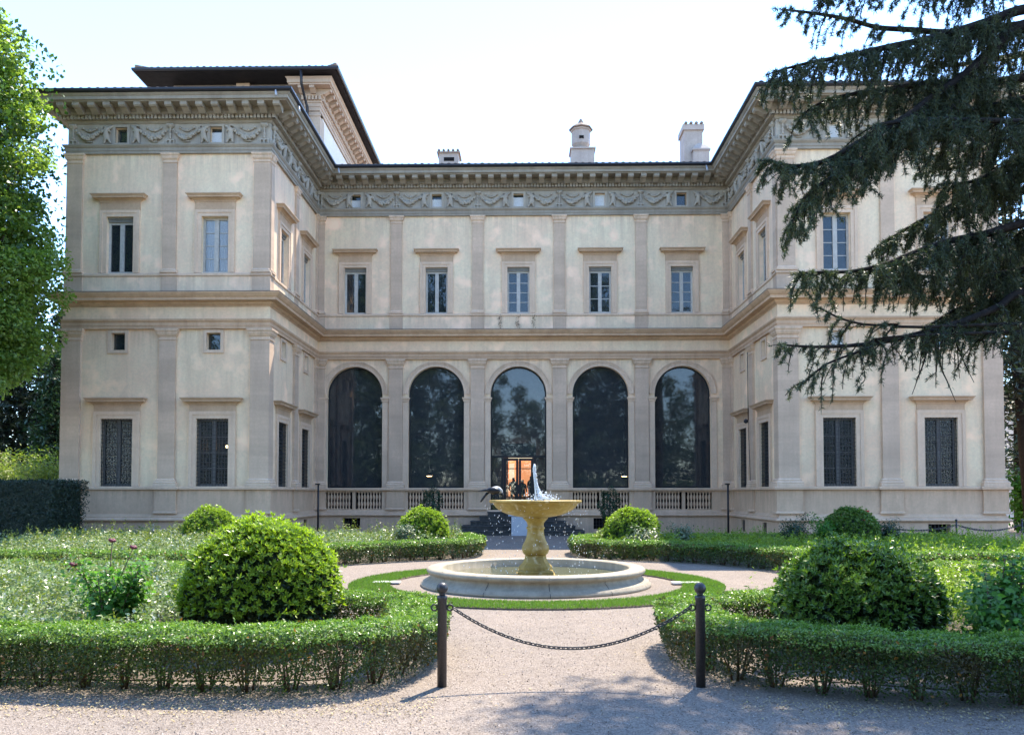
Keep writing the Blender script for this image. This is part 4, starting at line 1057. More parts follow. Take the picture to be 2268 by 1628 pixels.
# hooded crow drinking at the rim of the bowl (faces +x, head down)
bx, by, bz = FX - .87, FY - .30, 1.765
bp_ = [(-.02, 0, .175), (.04, 0, .19), (.09, 0, .185), (.125, 0, .155), (.135, 0, .115), (-.08, 0, .155), (-.13, 0, .125)]
crow = link('crow', skin_mesh('crow', bp_, [(0, 1), (1, 2), (2, 3), (3, 4), (0, 5), (5, 6)], [.050, .056, .048, .036, .028, .038, .022], 2, 'ash_feather'), None, (bx, by, bz))
tag(crow, 'grey and black crow perched on the rim of the fountain bowl', 'bird')
for s in (-1, 1):
    rt = Matrix.Rotation(.10, 3, 'Y')
    b = MB(); b.ball((-.005, s * .050, .16), .125, 2, (1.0, .24, .46), rt); b.tube([(-.06, s * .045, .175), (-.16, s * .03, .165), (-.27, s * .012, .15)], [.035, .022, .004], 6)
    b.build('wing', 'raven_black', crow, (bx, by, bz))
    b = MB(); b.tube([(.02, s * .03, .13), (.035, s * .03, .07), (.02, s * .03, .01), (.06, s * .03, .006)], [.014, .008, .006, .005], 6); b.build('leg', 'raven_black', crow, (bx, by, bz))
b = MB(); b.tube([(-.08, 0, .15), (-.14, 0, .085), (-.19, 0, .02), (-.225, 0, -.03)], [.03, .021, .019, .014], 8); b.build('tail', 'raven_black', crow, (bx, by, bz))
b = MB(); b.ball((.135, 0, .10), .032, 2, (1.05, .9, 1)); b.build('head', 'raven_black', crow, (bx, by, bz))
b = MB(); b.tube([(.148, 0, .09), (.158, 0, .06), (.155, 0, .03)], [.014, .009, .002], 6); b.build('beak', 'raven_black', crow, (bx, by, bz))

crow.scale = (1.22, 1.22, 1.22)
# ------------------------------------------------------------------ grass ring, marble slabs, litter
b = MB(); b.lathe([(3.85, .0), (3.84, .035), (3.05, .035), (3.04, 0)], (0, 0), 96, True, caps=False)
b.build('turf_ring', 'soil', None, (FX, FY, 0)).__setitem__('kind', 'structure')
N = 60000
a = rng.uniform(0, 2 * math.pi, N); rad = np.sqrt(rng.uniform(3.03 ** 2, 3.87 ** 2, N))
P = np.stack([FX + rad * np.cos(a), FY + rad * np.sin(a), np.full(N, .03)], 1)
gx = np.stack([rng.normal(0, .35, N), rng.normal(0, .35, N), np.ones(N)], 1); gx = unit(gx); side = unit(np.cross(gx, rng.normal(0, 1, (N, 3))))
hgt = rng.uniform(.03, .065, (N, 1)); w_ = .006
V = np.stack([P - side * w_, P + side * w_, P + gx * hgt], 1)
tag(soup('grass', V, 3, 'grass_blade'), kind='stuff')
for x0, x1, lb in ((-3.42, -2.85, 'flat pale marble slab in the grass ring on the left side'), (2.85, 3.45, 'flat pale marble slab in the grass ring on the right side')):
    b = MB(); b.moulded(-(x1 - x0) / 2, (x1 - x0) / 2, .28, [(0, 0), (0, .028), (-.006, .034)]); b.v = [(q[0], q[1] + .14, q[2]) for q in b.v]
    tag(b.build('marble_slab', 'slab_marble', None, (FX + (x0 + x1) / 2, FY - .05, .02)), lb, 'slab', 'marble slabs in the grass ring')

# ------------------------------------------------------------------ box hedges, beds
def smooth_path(pts, step=.1):
    pts = [np.array(q, float) for q in pts]; out = []
    for i in range(len(pts) - 1):
        p0, p1, p2, p3 = pts[max(i - 1, 0)], pts[i], pts[i + 1], pts[min(i + 2, len(pts) - 1)]
        n_ = max(2, int(np.linalg.norm(p2 - p1) / step))
        for k in range(n_):
            t = k / n_
            out.append(.5 * (2 * p1 + (p2 - p0) * t + (2 * p0 - 5 * p1 + 4 * p2 - p3) * t * t + (3 * p1 - p0 - 3 * p2 + p3) * t ** 3))
    out.append(pts[-1]); return np.array(out)
def arc_pts(r, x_from, x_to, sgn, n_=9):
    xs_ = np.linspace(x_from, x_to, n_)
    return [(x, FY + sgn * math.sqrt(max(0, r * r - (x - FX) ** 2))) for x in xs_]

def hedge(path, wid, hgt, dens, leaf, label, gaps=.55, stems=True, base_loc=None):
    pl = smooth_path(path); seg = np.diff(pl, axis=0); L_ = np.linalg.norm(seg, axis=1); cum = np.concatenate([[0], np.cumsum(L_)]); tot = cum[-1]
    def on(s):
        i = np.clip(np.searchsorted(cum, s, 'right') - 1, 0, len(seg) - 1); t = (s - cum[i]) / L_[i]
        d = unit(seg[i]); nn = np.stack([d[:, 1], -d[:, 0]], 1)
        return pl[i] + seg[i] * t[:, None], nn
    loc = (*pl[len(pl) // 2], 0)
    o = thing('box_hedge', label, 'hedge', loc, 'low clipped box hedges round the beds')
    hw_ = wid / 2
    per = max(2, int(tot / .42))                            # single plants along the row
    hh = rng.normal(0, .03, per + 2); bare = rng.uniform(.3, 1.0, per + 2); tone = rng.uniform(0, 1, per + 2)
    def wob(s): return .02 * np.sin(s * 3.1) + .015 * np.sin(s * 7.7 + 1)
    # sides
    n_s = int(tot * hgt * 2 * dens)
    s = rng.uniform(0, tot, n_s); c, nn = on(s); sd = rng.choice([-1, 1], n_s); z = rng.uniform(.02, 1, n_s) * hgt
    ip = np.clip((s / tot * per).astype(int), 0, per); fr_ = s / tot * per - ip - .5
    keep = rng.uniform(0, 1, n_s) < np.clip(.22 + (z / hgt) * 2.6 - bare[ip] * gaps * (.2 + 1.6 * np.abs(fr_)) * (1.2 - z / hgt) * 1.2, .05, 1)
    s, c, nn, sd, z, ip = s[keep], c[keep], nn[keep], sd[keep], z[keep], ip[keep]
    taper = .72 + .28 * np.clip(z / hgt * 1.8, 0, 1)
    dpt = np.abs(rng.normal(0, .09, len(s)))
    off = (hw_ * taper + wob(s) + .02 * np.sin(z * 14 + s * 5) - dpt) * sd
    P = np.concatenate([c + nn * off[:, None], (z * (1 + hh[ip]))[:, None]], 1)
    Nv = np.concatenate([nn * sd[:, None], np.full((len(s), 1), .35)], 1)
    V = leaf_quads(P, Nv, leaf, leaf * .55, spread=.7)
    soup('foliage', V, 4, 'box_leaf', o, loc)
    m_ = rng.uniform(0, 1, len(s)) < .012
    if m_.sum() > 3: soup('withered_leaves', leaf_quads(P[m_] + Nv[m_] * .015, Nv[m_], leaf * 1.3, leaf * .8, spread=.6), 4, 'autumn_leaf', o, loc)
    # top
    n_t = int(tot * wid * dens * 1.6); s = rng.uniform(0, tot, n_t); c, nn = on(s); off = rng.uniform(-1, 1, n_t) * (hw_ + .02)
    ip = np.clip((s / tot * per).astype(int), 0, per)
    z = hgt * (1 + hh[ip]) + .015 * np.sin(s * 9) + .02 * np.sin(off * 20 + s * 4) - np.abs(rng.normal(0, .03, n_t)) - .05 * (np.abs(off) / hw_) ** 4
    P = np.concatenate([c + nn * off[:, None], z[:, None]], 1); Nv = np.tile([0, 0, 1.0], (n_t, 1)) + np.concatenate([nn * (off / hw_ * .5)[:, None], np.zeros((n_t, 1))], 1)
    soup('new_growth', leaf_quads(P, Nv, leaf, leaf * .55, spread=.75), 4, 'box_leaf_new', o, loc)
    n_x = int(tot * 26); s = rng.uniform(0, tot, n_x); c, nn = on(s); off = rng.uniform(-1, 1, n_x) * hw_; out = []
    hx = rng.uniform(.01, .075, n_x)
    for q in range(6): out.append(np.concatenate([c + nn * off[:, None] + rng.normal(0, .008, (n_x, 2)), (hgt + hx * q / 5 - .01)[:, None]], 1))
    P = np.concatenate(out); soup('stray_shoots', leaf_quads(P, rng.normal(0, 1, P.shape) + [0, 0, .6], leaf * .9, leaf * .4, spread=.4, up=.8), 4, 'box_leaf_new', o, loc)
    if stems:
        b = MB(); rr = random.Random(11)
        for i in range(per):
            sc = (i + .5) / per * tot; c, nn = on(np.array([sc])); c = c[0]; nn = nn[0]
            for k in range(7):
                ang = rr.uniform(0, 6.28); sp = rr.uniform(.04, .2); x, y = c + np.array([math.cos(ang), math.sin(ang)]) * .05
                b.tube([(x, y, 0), (x + math.cos(ang) * sp * .4, y + math.sin(ang) * sp * .4, hgt * .35), (x + math.cos(ang) * sp, y + math.sin(ang) * sp, hgt * .8)], [.012, .009, .005], 4)
        tag(b.build('stems', 'stem_bark', o, loc, world=True), kind='stuff')
    return o

hr = 6.85
HL = [(-15, 15.2), (-10, 15.25), (-7.6, 15.3), (-6.6, 15.05)] + arc_pts(hr, -6.1, -1.9, -1, 7) + [(-1.42, 10.2), (-1.3, 9.5), (-1.3, 8.9), (-1.45, 8.25), (-2.0, 7.84), (-3.2, 7.80), (-5.0, 7.97), (-8, 8.05), (-13, 8.1)]
HR = [(15, 15.2), (10, 15.25), (8.0, 15.3), (7.0, 15.05)] + arc_pts(hr, 6.5, 2.5, -1, 7) + [(2.05, 10.25), (1.93, 9.6), (1.93, 9.0), (2.1, 8.4), (2.55, 7.98), (3.3, 7.63), (4.3, 7.47), (6.5, 7.2), (11, 6.9)]
HFL = [(-15, 18.8), (-10, 18.75), (-7.6, 18.7), (-6.6, 18.95)] + arc_pts(hr, -6.1, -2.2, 1, 7) + [(-1.78, 23.9), (-1.66, 25), (-1.75, 26.1), (-2.3, 26.8), (-4, 26.95), (-9, 26.95), (-14, 26.95)]
HFR = [(15, 18.8), (10, 18.75), (8.0, 18.7), (7.0, 18.95)] + arc_pts(hr, 6.5, 2.4, 1, 7) + [(1.85, 23.9), (1.72, 25), (1.8, 26.1), (2.4, 26.8), (4, 26.95), (9, 26.95), (14, 26.95)]
hedge(HL, .76, .59, 5200, .034, 'long box hedge in front of the big dome shrub left of the chained path')
hedge(HR, .76, .59, 5200, .034, 'box hedge curving behind the right bollard in front of the shaded dome shrub')
hedge(HFL, .74, .54, 1700, .055, 'box hedge beyond the fountain round the far left bed', stems=True)
hedge(HFR, .74, .54, 1700, .055, 'box hedge beyond the fountain round the far right bed', stems=True)

# planted carpets: many small shoots inside each bed
def in_poly(x, y, poly):
    n_ = len(poly); ins = np.zeros(len(x), bool); j = n_ - 1
    for i in range(n_):
        xi, yi = poly[i]; xj, yj = poly[j]
        cnd = ((yi > y) != (yj > y)) & (x < (xj - xi) * (y - yi) / (yj - yi + 1e-12) + xi); ins ^= cnd; j = i
    return ins
def bed(poly, n_, mat, hgt, leaf, holes, stalks, seed, soil_name='flower_bed'):
    poly = [tuple(q) for q in poly]
    b = MB(); b.add([(x, y, .012) for x, y in poly], [tuple(range(len(poly)))]); tag(b.build(soil_name, 'soil'), kind='structure')
    A = np.array(poly); x = rng.uniform(A[:, 0].min(), A[:, 0].max(), n_ * 2); y = rng.uniform(A[:, 1].min(), A[:, 1].max(), n_ * 2)
    k = in_poly(x, y, poly)
    for hx, hy, r_ in holes: k &= (x - hx) ** 2 + (y - hy) ** 2 > r_ * r_
    x, y = x[k][:n_], y[k][:n_]
    hm = hgt * (1 + .25 * np.sin(x * 1.9 + seed) * np.cos(y * 2.3) + .22 * np.sin(x * 5.1 + np.sin(y * 3)) * np.sin(y * 4.3 + seed) + .15 * np.sin(x * 11 + y * 3) * np.sin(y * 9))
    z = hm * (1 - .75 * rng.uniform(0, 1, len(x)) ** 2.2)
    P = np.stack([x, y, z], 1)
    Nv = np.tile([0, -.1, 1.0], (len(x), 1))
    Nv = Nv + np.stack([np.sin(x * 13 + y * 5), np.cos(y * 11 - x * 7), np.zeros(len(x))], 1) * .5
    V = leaf_quads(P, Nv, leaf, leaf * .5, spread=.6)
    tag(soup('bedding_plants', V, 4, mat), kind='stuff')
    # taller thin shoots standing out of the carpet
    ns = stalks; i = rng.integers(0, len(x), ns); out = []
    for q in i:
        h0 = hm[q]; hh = rng.uniform(.12, .38) * (1 + .5 * (rng.uniform() < .2)); kx, ky = rng.normal(0, .06, 2)
        for s in range(9):
            t = s / 9; px, py, pz = x[q] + kx * t, y[q] + ky * t, h0 * .9 + hh * t
            out.append((px, py, pz))
    P = np.array(out); V = leaf_quads(P, rng.normal(0, 1, P.shape) * .6 + [0, 0, .4], leaf * 1.0, leaf * .4, spread=.5, up=.6)
    tag(soup('bedding_shoots', V, 4, 'carpet_stalk' if mat != 'carpet_lime' else 'carpet_lime'), kind='stuff')
def inner(path, d):
    return path
BL = [(-15, 14.85), (-7, 14.85)] + arc_pts(7.2, -6.3, -2.1, -1, 7) + [(-1.75, 9.8), (-1.75, 8.6), (-2.2, 8.2), (-3.2, 8.15), (-15, 8.4)]
BR = [(15, 14.85), (7.4, 14.85)] + arc_pts(7.2, 6.7, 2.6, -1, 7) + [(2.3, 9.8), (2.35, 8.8), (2.8, 8.3), (4.3, 7.85), (15, 7.2)]
BFL = [(-15, 19.15), (-7, 19.15)] + arc_pts(7.2, -6.3, -2.5, 1, 7) + [(-2.05, 24.6), (-2.1, 26.2), (-15, 26.6)]
BFR = [(15, 19.15), (7.4, 19.15)] + arc_pts(7.2, 6.7, 2.7, 1, 7) + [(2.1, 24.6), (2.2, 26.2), (15, 26.6)]
bed(BL, 120000, 'carpet_silver_glint', .58, .06, [(-3.26, 10, 1.3), (-4.75, 9.1, .45), (-1.9, 9.5, .8), (-3.2, 8.9, .9), (-2.4, 8.6, .7)], 1000, 1)
bed(BR, 100000, 'carpet_lime', .52, .06, [(3.95, 9.6, 1.3), (5.4, 8.9, .8), (2.8, 9.2, 1.0), (6.6, 8.6, .6), (3.8, 8.7, .9)], 1000, 2)
bed(BFL, 50000, 'carpet_silver_glint', .58, .08, [(-3.25, 25, .7), (-9.8, 25, .7)], 1000, 3)
bed(BFR, 50000, 'carpet_lime', .46, .08, [(3.25, 25, .75), (10, 25, .8)], 1200, 4)

# ------------------------------------------------------------------ clipped domes and other shrubs
def dome(name, label, loc, rx, h, n_new, n_old, leaf, new='laurel_new', old='laurel_old', cat='shrub', group=None, zc=None, lump=.03, newtop=-.1, trunk=True, k=6):
    o = thing(name, label, cat, loc, group); zc = h * .45 if zc is None else zc; x0, y0, _ = loc
    def surf(n_, inset, zmin):
        d = unit(rng.normal(0, 1, (n_ * 2, 3))); d = d[d[:, 2] > zmin][:n_]
        rr = 1 + lump * (np.sin(d[:, 0] * 7 + x0) * np.cos(d[:, 1] * 6) + .6 * np.sin(d[:, 2] * 9 + d[:, 0] * 5)) - inset
        up = np.where(d[:, 2] > 0, h - zc, zc)
        P = np.stack([d[:, 0] * rx * rr, d[:, 1] * rx * rr, zc + d[:, 2] * up * rr], 1) + [x0, y0, 0]
        P[:, 2] = np.maximum(P[:, 2], .03)
        return P, d
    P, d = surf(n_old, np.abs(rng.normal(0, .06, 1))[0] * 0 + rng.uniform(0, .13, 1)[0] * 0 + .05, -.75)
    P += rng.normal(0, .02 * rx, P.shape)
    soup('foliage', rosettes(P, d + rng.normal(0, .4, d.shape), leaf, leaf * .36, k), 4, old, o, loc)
    P, d = surf(n_new, .0, newtop)
    kp = rng.uniform(0, 1, len(d)) < np.clip(.24 + d[:, 2] * .85, .12, 1); P, d = P[kp], d[kp]
    P += d * np.abs(rng.normal(0, .025, (len(P), 1))) + d * rng.uniform(0, .10, (len(P), 1)) * (rng.uniform(0, 1, (len(P), 1)) < .10)
    soup('new_growth', rosettes(P, d + [0, 0, .5] + rng.normal(0, .25, d.shape), leaf * .95, leaf * .34, k, .7), 4, new, o, loc)
    if trunk:
        b = MB(); rr = random.Random(int(abs(x0) * 10))
        for i in range(7):
            a_ = rr.uniform(0, 6.28); b.tube([(x0 + .05 * math.cos(a_), y0 + .05 * math.sin(a_), 0), (x0 + .3 * rx * math.cos(a_), y0 + .3 * rx * math.sin(a_), h * .4), (x0 + .7 * rx * math.cos(a_), y0 + .7 * rx * math.sin(a_), h * .7)], [.03, .02, .01], 5)
        b.build('stems', 'stem_bark', o, loc, world=True)
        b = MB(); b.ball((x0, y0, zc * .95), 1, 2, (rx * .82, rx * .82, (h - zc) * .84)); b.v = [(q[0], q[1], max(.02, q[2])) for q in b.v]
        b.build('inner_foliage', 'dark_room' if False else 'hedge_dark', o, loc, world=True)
    return o
G_ = 'clipped dome shrubs in the four beds'
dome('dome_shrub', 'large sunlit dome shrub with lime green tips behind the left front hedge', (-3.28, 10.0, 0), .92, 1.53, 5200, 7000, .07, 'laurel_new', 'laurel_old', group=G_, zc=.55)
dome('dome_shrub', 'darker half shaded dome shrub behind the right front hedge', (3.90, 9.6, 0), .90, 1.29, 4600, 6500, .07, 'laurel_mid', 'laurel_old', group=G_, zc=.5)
dome('dome_shrub', 'small yellow green dome shrub beyond the fountain left of the stairs', (-3.2, 25, 0), .76, 1.40, 2600, 2600, .075, 'laurel_new', 'laurel_mid', group=G_, zc=.6, newtop=-.4)
dome('dome_shrub', 'small yellow green dome shrub beyond the fountain right of the stairs', (3.28, 25, 0), .84, 1.40, 2600, 2600, .075, 'laurel_new', 'laurel_mid', group=G_, zc=.6, newtop=-.4)
dome('dome_shrub', 'small lime dome shrub in front of the left wing', (-9.85, 25, 0), .82, 1.42, 2400, 2400, .075, 'laurel_new', 'laurel_mid', group=G_, zc=.6, newtop=-.4)
dome('dome_shrub', 'small green dome shrub in front of the right wing', (10.0, 25, 0), .80, 1.42, 2400, 2400, .075, 'laurel_mid', 'laurel_mid', group=G_, zc=.6, newtop=-.4)

def bush(name, label, loc, r, h, n_, leaf, mat, cat='shrub', stems=9, zlo=.1, group=None, spiky=.0, wide=.5):
    o = thing(name, label, cat, loc, group); x0, y0, _ = loc; rr = random.Random(int(abs(x0 * 37 + y0 * 11)))
    b = MB(); tips = []
    for i in range(stems):
        a_ = rr.uniform(0, 6.28); q = rr.uniform(.15, 1) * r; hz = h * rr.uniform(.6, 1.0)
        pts = [(x0, y0, 0), (x0 + q * .4 * math.cos(a_), y0 + q * .4 * math.sin(a_), hz * .5), (x0 + q * math.cos(a_), y0 + q * math.sin(a_), hz)]
        b.tube(pts, [.014 + .006 * h, .01, .005], 5); tips.append(pts)
    b.build('stems', 'stem_bark', o, loc, world=True)
    T = np.array(tips); i = rng.integers(0, stems, n_); t = rng.uniform(zlo, 1, n_)[:, None]
    P = np.where(t < .5, T[i, 0] + (T[i, 1] - T[i, 0]) * t * 2, T[i, 1] + (T[i, 2] - T[i, 1]) * (t * 2 - 1))
    P = P + rng.normal(0, 1, (n_, 3)) * (r * .22 * (1 - spiky)) * np.array([1, 1, .6]); P[:, 2] = np.clip(P[:, 2], .04, h * 1.08)
    Nv = unit(P - [x0, y0, h * .4]) + [0, 0, .6]
    soup('foliage', leaf_quads(P, Nv, leaf, leaf * wide, spread=.6), 4, mat, o, loc)
    return o, tips
ro, tips = bush('rose_bush', 'green rose bush with a few red blooms beside the large dome shrub', (-4.78, 9.15, 0), .46, 1.2, 3000, .075, 'rose_leaf', 'rose bush', 12, .18, 'rose bushes', .3, .62)
for k, (x, y, z) in enumerate(((-5.10, 9.0, 1.10), (-4.74, 9.15, 1.36), (-4.52, 9.2, 1.28))):
    b = MB(); b.tube([(-4.78, 9.15, .6), (x, y, z)], [.008, .005], 5); b.build('flower_stalk', 'stem_bark', ro, (-4.78, 9.15, 0), world=True)
    b = MB()
    for j in range(5): b.ball((x + .02 * math.cos(j * 1.3), y + .02 * math.sin(j * 1.3), z + .01 * (j % 2)), .026, 1, (1, 1, .8))
    b.build('rose', 'petal_red', ro, (-4.78, 9.15, 0), world=True)
ro, tips = bush('rose_bush', 'dark green rose bush with spent flower heads right of the shaded dome shrub', (5.15, 9.0, 0), .58, 1.2, 3600, .08, 'rose_leaf', 'rose bush', 18, .35, 'rose bushes', .2, .62)
for k in range(12):
    tp = tips[k][2]; z = tp[2] + .08; b = MB(); b.tube([tp, (tp[0], tp[1], z)], .004, 4)
    for j in range(3): b.ball((tp[0] + .012 * math.cos(j * 2.1), tp[1] + .012 * math.sin(j * 2.1), z), .016, 1)
    b.build('spent_rose', 'laurel_old', ro, (5.15, 9.0, 0), world=True)
bush('silver_shrub', 'silvery leaved bush in front of the far left dome shrub', (-3.6, 24.2, 0), .42, .98, 2100, .09, 'sage_leaf')
bush('silver_shrub', 'silvery leaved bush in front of the far right dome shrub', (3.4, 24.1, 0), .5, .95, 2700, .09, 'sage_leaf')
bush('silver_shrub', 'pale leafy bush standing just right of the far right dome shrub', (4.75, 24.6, 0), .42, 1.0, 2100, .09, 'sage_leaf')
bush('leafy_bush', 'pale green bush beside the small lime dome by the left wing', (-10.9, 25.2, 0), .4, 1.05, 1800, .09, 'sage_leaf')
bush('leafy_bush', 'bright green bush between blue green bush and green dome by the right wing', (9.1, 24.4, 0), .55, 1.3, 3300, .09, 'bright_shrub')
bush('leafy_bush', 'blue green bush leftmost of the clump before the right wing', (8.35, 25.4, 0), .62, 1.25, 3300, .08, 'blue_shrub')
bush('leafy_bush', 'blue green bush rightmost of the clump before the right wing', (11.1, 25.2, 0), .6, 1.1, 3000, .08, 'blue_shrub')

def potted(label, x, y):
    o = thing('camellia', label, 'shrub', (x, y, 0), 'dark shrubs before the balustrades')
    b = MB(); b.tube([(x, y, 0), (x + .03, y, .5), (x, y, 1.5)], [.05, .04, .02], 6)
    for i in range(8):
        a_ = i * .8; b.tube([(x, y, .5 + .1 * i), (x + .35 * math.cos(a_), y + .35 * math.sin(a_), .9 + .12 * i)], [.015, .005], 4)
    b.build('trunk', 'bark', o, (x, y, 0), world=True)
    n_ = 1900; d = unit(rng.normal(0, 1, (n_, 3))); q = rng.uniform(.55, 1, (n_, 1)) ** .5
    P = d * q * [.48, .48, .85] * (1 + .18 * np.sin(d[:, :1] * 6 + d[:, 2:] * 7)) + [x, y, 1.3]
    soup('foliage', leaf_quads(P, d + [0, 0, .4], .10, .05, spread=.6), 4, 'blue_shrub', o, (x, y, 0))
potted('dark glossy shrub in front of the second balustrade left of the stairs', -4.25, 36.0)
potted('dark glossy shrub in front of the balustrade right of the stairs', 3.72, 36.0)

# ------------------------------------------------------------------ bollards and chains
def bollard(loc, label, h=1.05):
    o = thing('bollard', label, 'bollard', loc, 'iron bollards across the path'); s = h / 1.05
    b = MB(); b.lathe([(.047, -.02), (.047, .85), (.052, .855), (.052, .885), (.047, .892), (.02, .895)], (0, 0), 24); b.build('post', 'bollard_iron', o, loc)
    b = MB(); b.lathe([(.032, .893), (.028, .905), (.034, .912)] + [(.058 * math.cos(t), .965 + .058 * math.sin(t)) for t in np.linspace(-1.05, 1.5, 12)], (0, 0), 24); b.build('finial', 'bollard_iron', o, loc)
    for sgn in (-1, 1):
        b = MB(); n_ = 12; q = [(sgn * (.078 + .03 * math.cos(2 * math.pi * i / n_)), 0, .775 + .03 * math.sin(2 * math.pi * i / n_)) for i in range(n_ + 1)]
        b.tube(q, .0095, 6); b.build('ring', 'bollard_iron', o, loc)
    return o
bl, brt = (-.83, 7.98, 0), (1.72, 8.02, 0)
bollard(bl, 'iron bollard with ball top at the left end of the hanging chain')
bollard(brt, 'iron bollard with ball top at the right end of the hanging chain, slightly in shade')
def chain(a, c, sag, pitch, wire, ln, label):
    a, c = Vector(a), Vector(c); o = thing('chain', label, 'chain', tuple((a + c) / 2)); n_ = 400
    pts = [a.lerp(c, i / n_) - Vector((0, 0, sag * (1 - (2 * i / n_ - 1) ** 2))) for i in range(n_ + 1)]
    me = MB(); q = []; h = ln / 2 - ln * .22; r_ = ln * .22
    for i in range(5): t = -math.pi / 2 + math.pi * i / 4; q.append((h + r_ * math.cos(t), r_ * math.sin(t), 0))
    for i in range(5): t = math.pi / 2 + math.pi * i / 4; q.append((-h + r_ * math.cos(t), r_ * math.sin(t), 0))
    q.append(q[0]); me.tube(q, wire, 5); me = me.mesh('chain_link', 'bollard_iron')
    acc = 0; k = 0
    for i in range(n_):
        d = (pts[i + 1] - pts[i]); acc += d.length
        if acc >= pitch:
            acc -= pitch; d.normalize(); q_ = d.to_track_quat('X', 'Z')
            lk = bpy.data.objects.new('chain_link', me); C.objects.link(lk); lk.parent = o
            lk.matrix_local = Matrix.Translation(pts[i] - (a + c) / 2) @ q_.to_matrix().to_4x4() @ Matrix.Rotation(R(90 * (k % 2) + 35), 4, 'X'); k += 1
chain((bl[0] + .10, bl[1], .775), (brt[0] - .10, brt[1], .775), .40, .0465, .0065, .066, 'dark iron chain hanging across the path between two bollards')
# thin barrier by the east wing
for x, y, lb in ((12.6, 29.3, 'thin iron post left end of the chain by the right wing'), (15.35, 29.0, 'thin iron post in front of the basement window of the right wing'), (17.85, 29.3, 'thin iron post at the outer corner of the right wing')):
    o = thing('barrier_post', lb, 'post', (x, y, 0), 'chain posts by the right wing')
    b = MB(); b.tube([(0, 0, 0), (0, 0, .92)], .03, 10); b.build('post', 'iron', o, (x, y, 0)); b = MB(); b.ball((0, 0, .95), .045, 2); b.build('finial', 'iron', o, (x, y, 0))
for a, c, lb in (((12.63, 29.3, .78), (15.32, 29.0, .78), 'thin chain between the two left posts by the right wing'), ((15.38, 29.0, .78), (17.82, 29.3, .78), 'thin chain ending at the outer corner of the right wing')):
    chain(a, c, .2, .09, .012, .13, lb)
o = thing('red_sign', 'small red sign behind the green dome shrub by the right wing', 'sign', (11.75, 28.2, 0))
b = MB(); b.box(-.02, .02, -.02, .02, 0, .95); b.build('sign_post', 'iron', o, (11.75, 28.2, 0)); b = MB(); b.box(-.17, .17, -.035, -.021, .95, 1.32); b.build('sign_plate', 'red_sign', o, (11.75, 28.2, 0))
for x, lb in ((-9.55, 'slim black lamp post at the inner corner of the left wing'), (9.2, 'slim black lamp post at the inner corner of the right wing')):
    o = thing('lamp_post', lb, 'lamp post', (x, 36.8, 0), 'slim lamp posts in the courtyard corners')
    b = MB(); b.tube([(0, 0, 0), (0, 0, 2.3)], .045, 10); b.build('pole', 'iron', o, (x, 36.8, 0)); b = MB(); b.box(-.13, .07, -.08, .08, 2.3, 2.36); b.build('lamp_head', 'iron', o, (x, 36.8, 0))

# ------------------------------------------------------------------ trees
def crown_leaves(blobs, n_, leaf, seed=0, wide=.7, shell=.55):
    """leaves over a crown made of many overlapping clumps: blobs (x,y,z,rx,ry,rz)"""
    B = np.array(blobs); vol = (B[:, 3] * B[:, 5]); pr = vol / vol.sum(); i = rng.choice(len(B), n_, p=pr)
    d = unit(rng.normal(0, 1, (n_, 3))); q = rng.uniform(shell, 1.08, (n_, 1))
    P = B[i, :3] + d * q * B[i, 3:6]
    return P, d
def limb(b, a, c, r0, r1, bend=.1, n_=6, rr=random):
    a, c = Vector(a), Vector(c); L_ = (c - a).length
    o1, o2 = [Vector((rr.uniform(-1, 1), rr.uniform(-1, 1), rr.uniform(-.3, 1))) * bend * L_ for _ in range(2)]
    pts = []; rad = []
    for i in range(n_ + 1):
        t = i / n_; pts.append(a.lerp(c, t) + o1 * math.sin(math.pi * t) * .6 + o2 * math.sin(2 * math.pi * t) * .3); rad.append(r0 + (r1 - r0) * t)
    b.tube(pts, rad, 7); return pts
def broadleaf(label, loc, spec, n_, leaf, mat, deep, n_deep, name='plane_tree', trunk_r=.35, clumps=70, seed=1):
    o = thing(name, label, 'tree', loc); rr = random.Random(seed); x0, y0, _ = loc; cx, cy, cz, rx, ry, rz = spec
    b = MB(); limb(b, (x0, y0, 0), (cx, cy, cz + rz * .5), trunk_r, trunk_r * .3, .03, 8, rr); b.build('trunk', 'bark', o, loc, world=True)
    blobs = []
    b = MB()
    for i in range(clumps):
        zz = cz - rz + 2 * rz * (i + .5) / clumps; a_ = rr.uniform(0, 6.28); q = rr.uniform(.35, 1) ** .5 * .9
        top = max(0.0, (zz - cz) / rz); low = max(0.0, (cz - zz) / rz); R_ = math.sqrt(max(.02, 1 - top ** 2.1)) * (1 - .12 * low ** 3) * rr.uniform(.8, 1.05)
        s = rr.uniform(.45, 1.15); p = (cx + math.cos(a_) * q * (rx * R_ - .3), cy + math.sin(a_) * q * (ry * R_), zz)
        blobs.append((*p, s * 1.1, s * 1.0, s * .7)); t = rr.uniform(.25, .8)
        limb(b, (x0 + (cx - x0) * t, y0 + (cy - y0) * t, max(1.5, (cz + rz * .3) * t)), p, .08, .012, .08, 4, rr)
    tag(b.build('limbs', 'bark', o, loc, world=True))
    P, d = crown_leaves(blobs, n_, leaf)
    soup('crown', leaf_quads(P, d * .4 + [0, 0, .8], leaf, leaf * .75, spread=.55), 4, mat, o, loc)
    if n_deep:
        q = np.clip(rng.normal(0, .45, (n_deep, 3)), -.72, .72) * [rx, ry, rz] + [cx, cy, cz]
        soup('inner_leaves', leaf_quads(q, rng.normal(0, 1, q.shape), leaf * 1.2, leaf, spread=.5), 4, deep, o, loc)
    return o
broadleaf('tall bright green broadleaf tree beside the left wing', (-21.2, 27.3, 0), (-20.75, 27.2, 12.6, 4.9, 2.8, 7.1), 130000, .155, 'plane_leaf', 'plane_deep', 12000, clumps=240, seed=4)

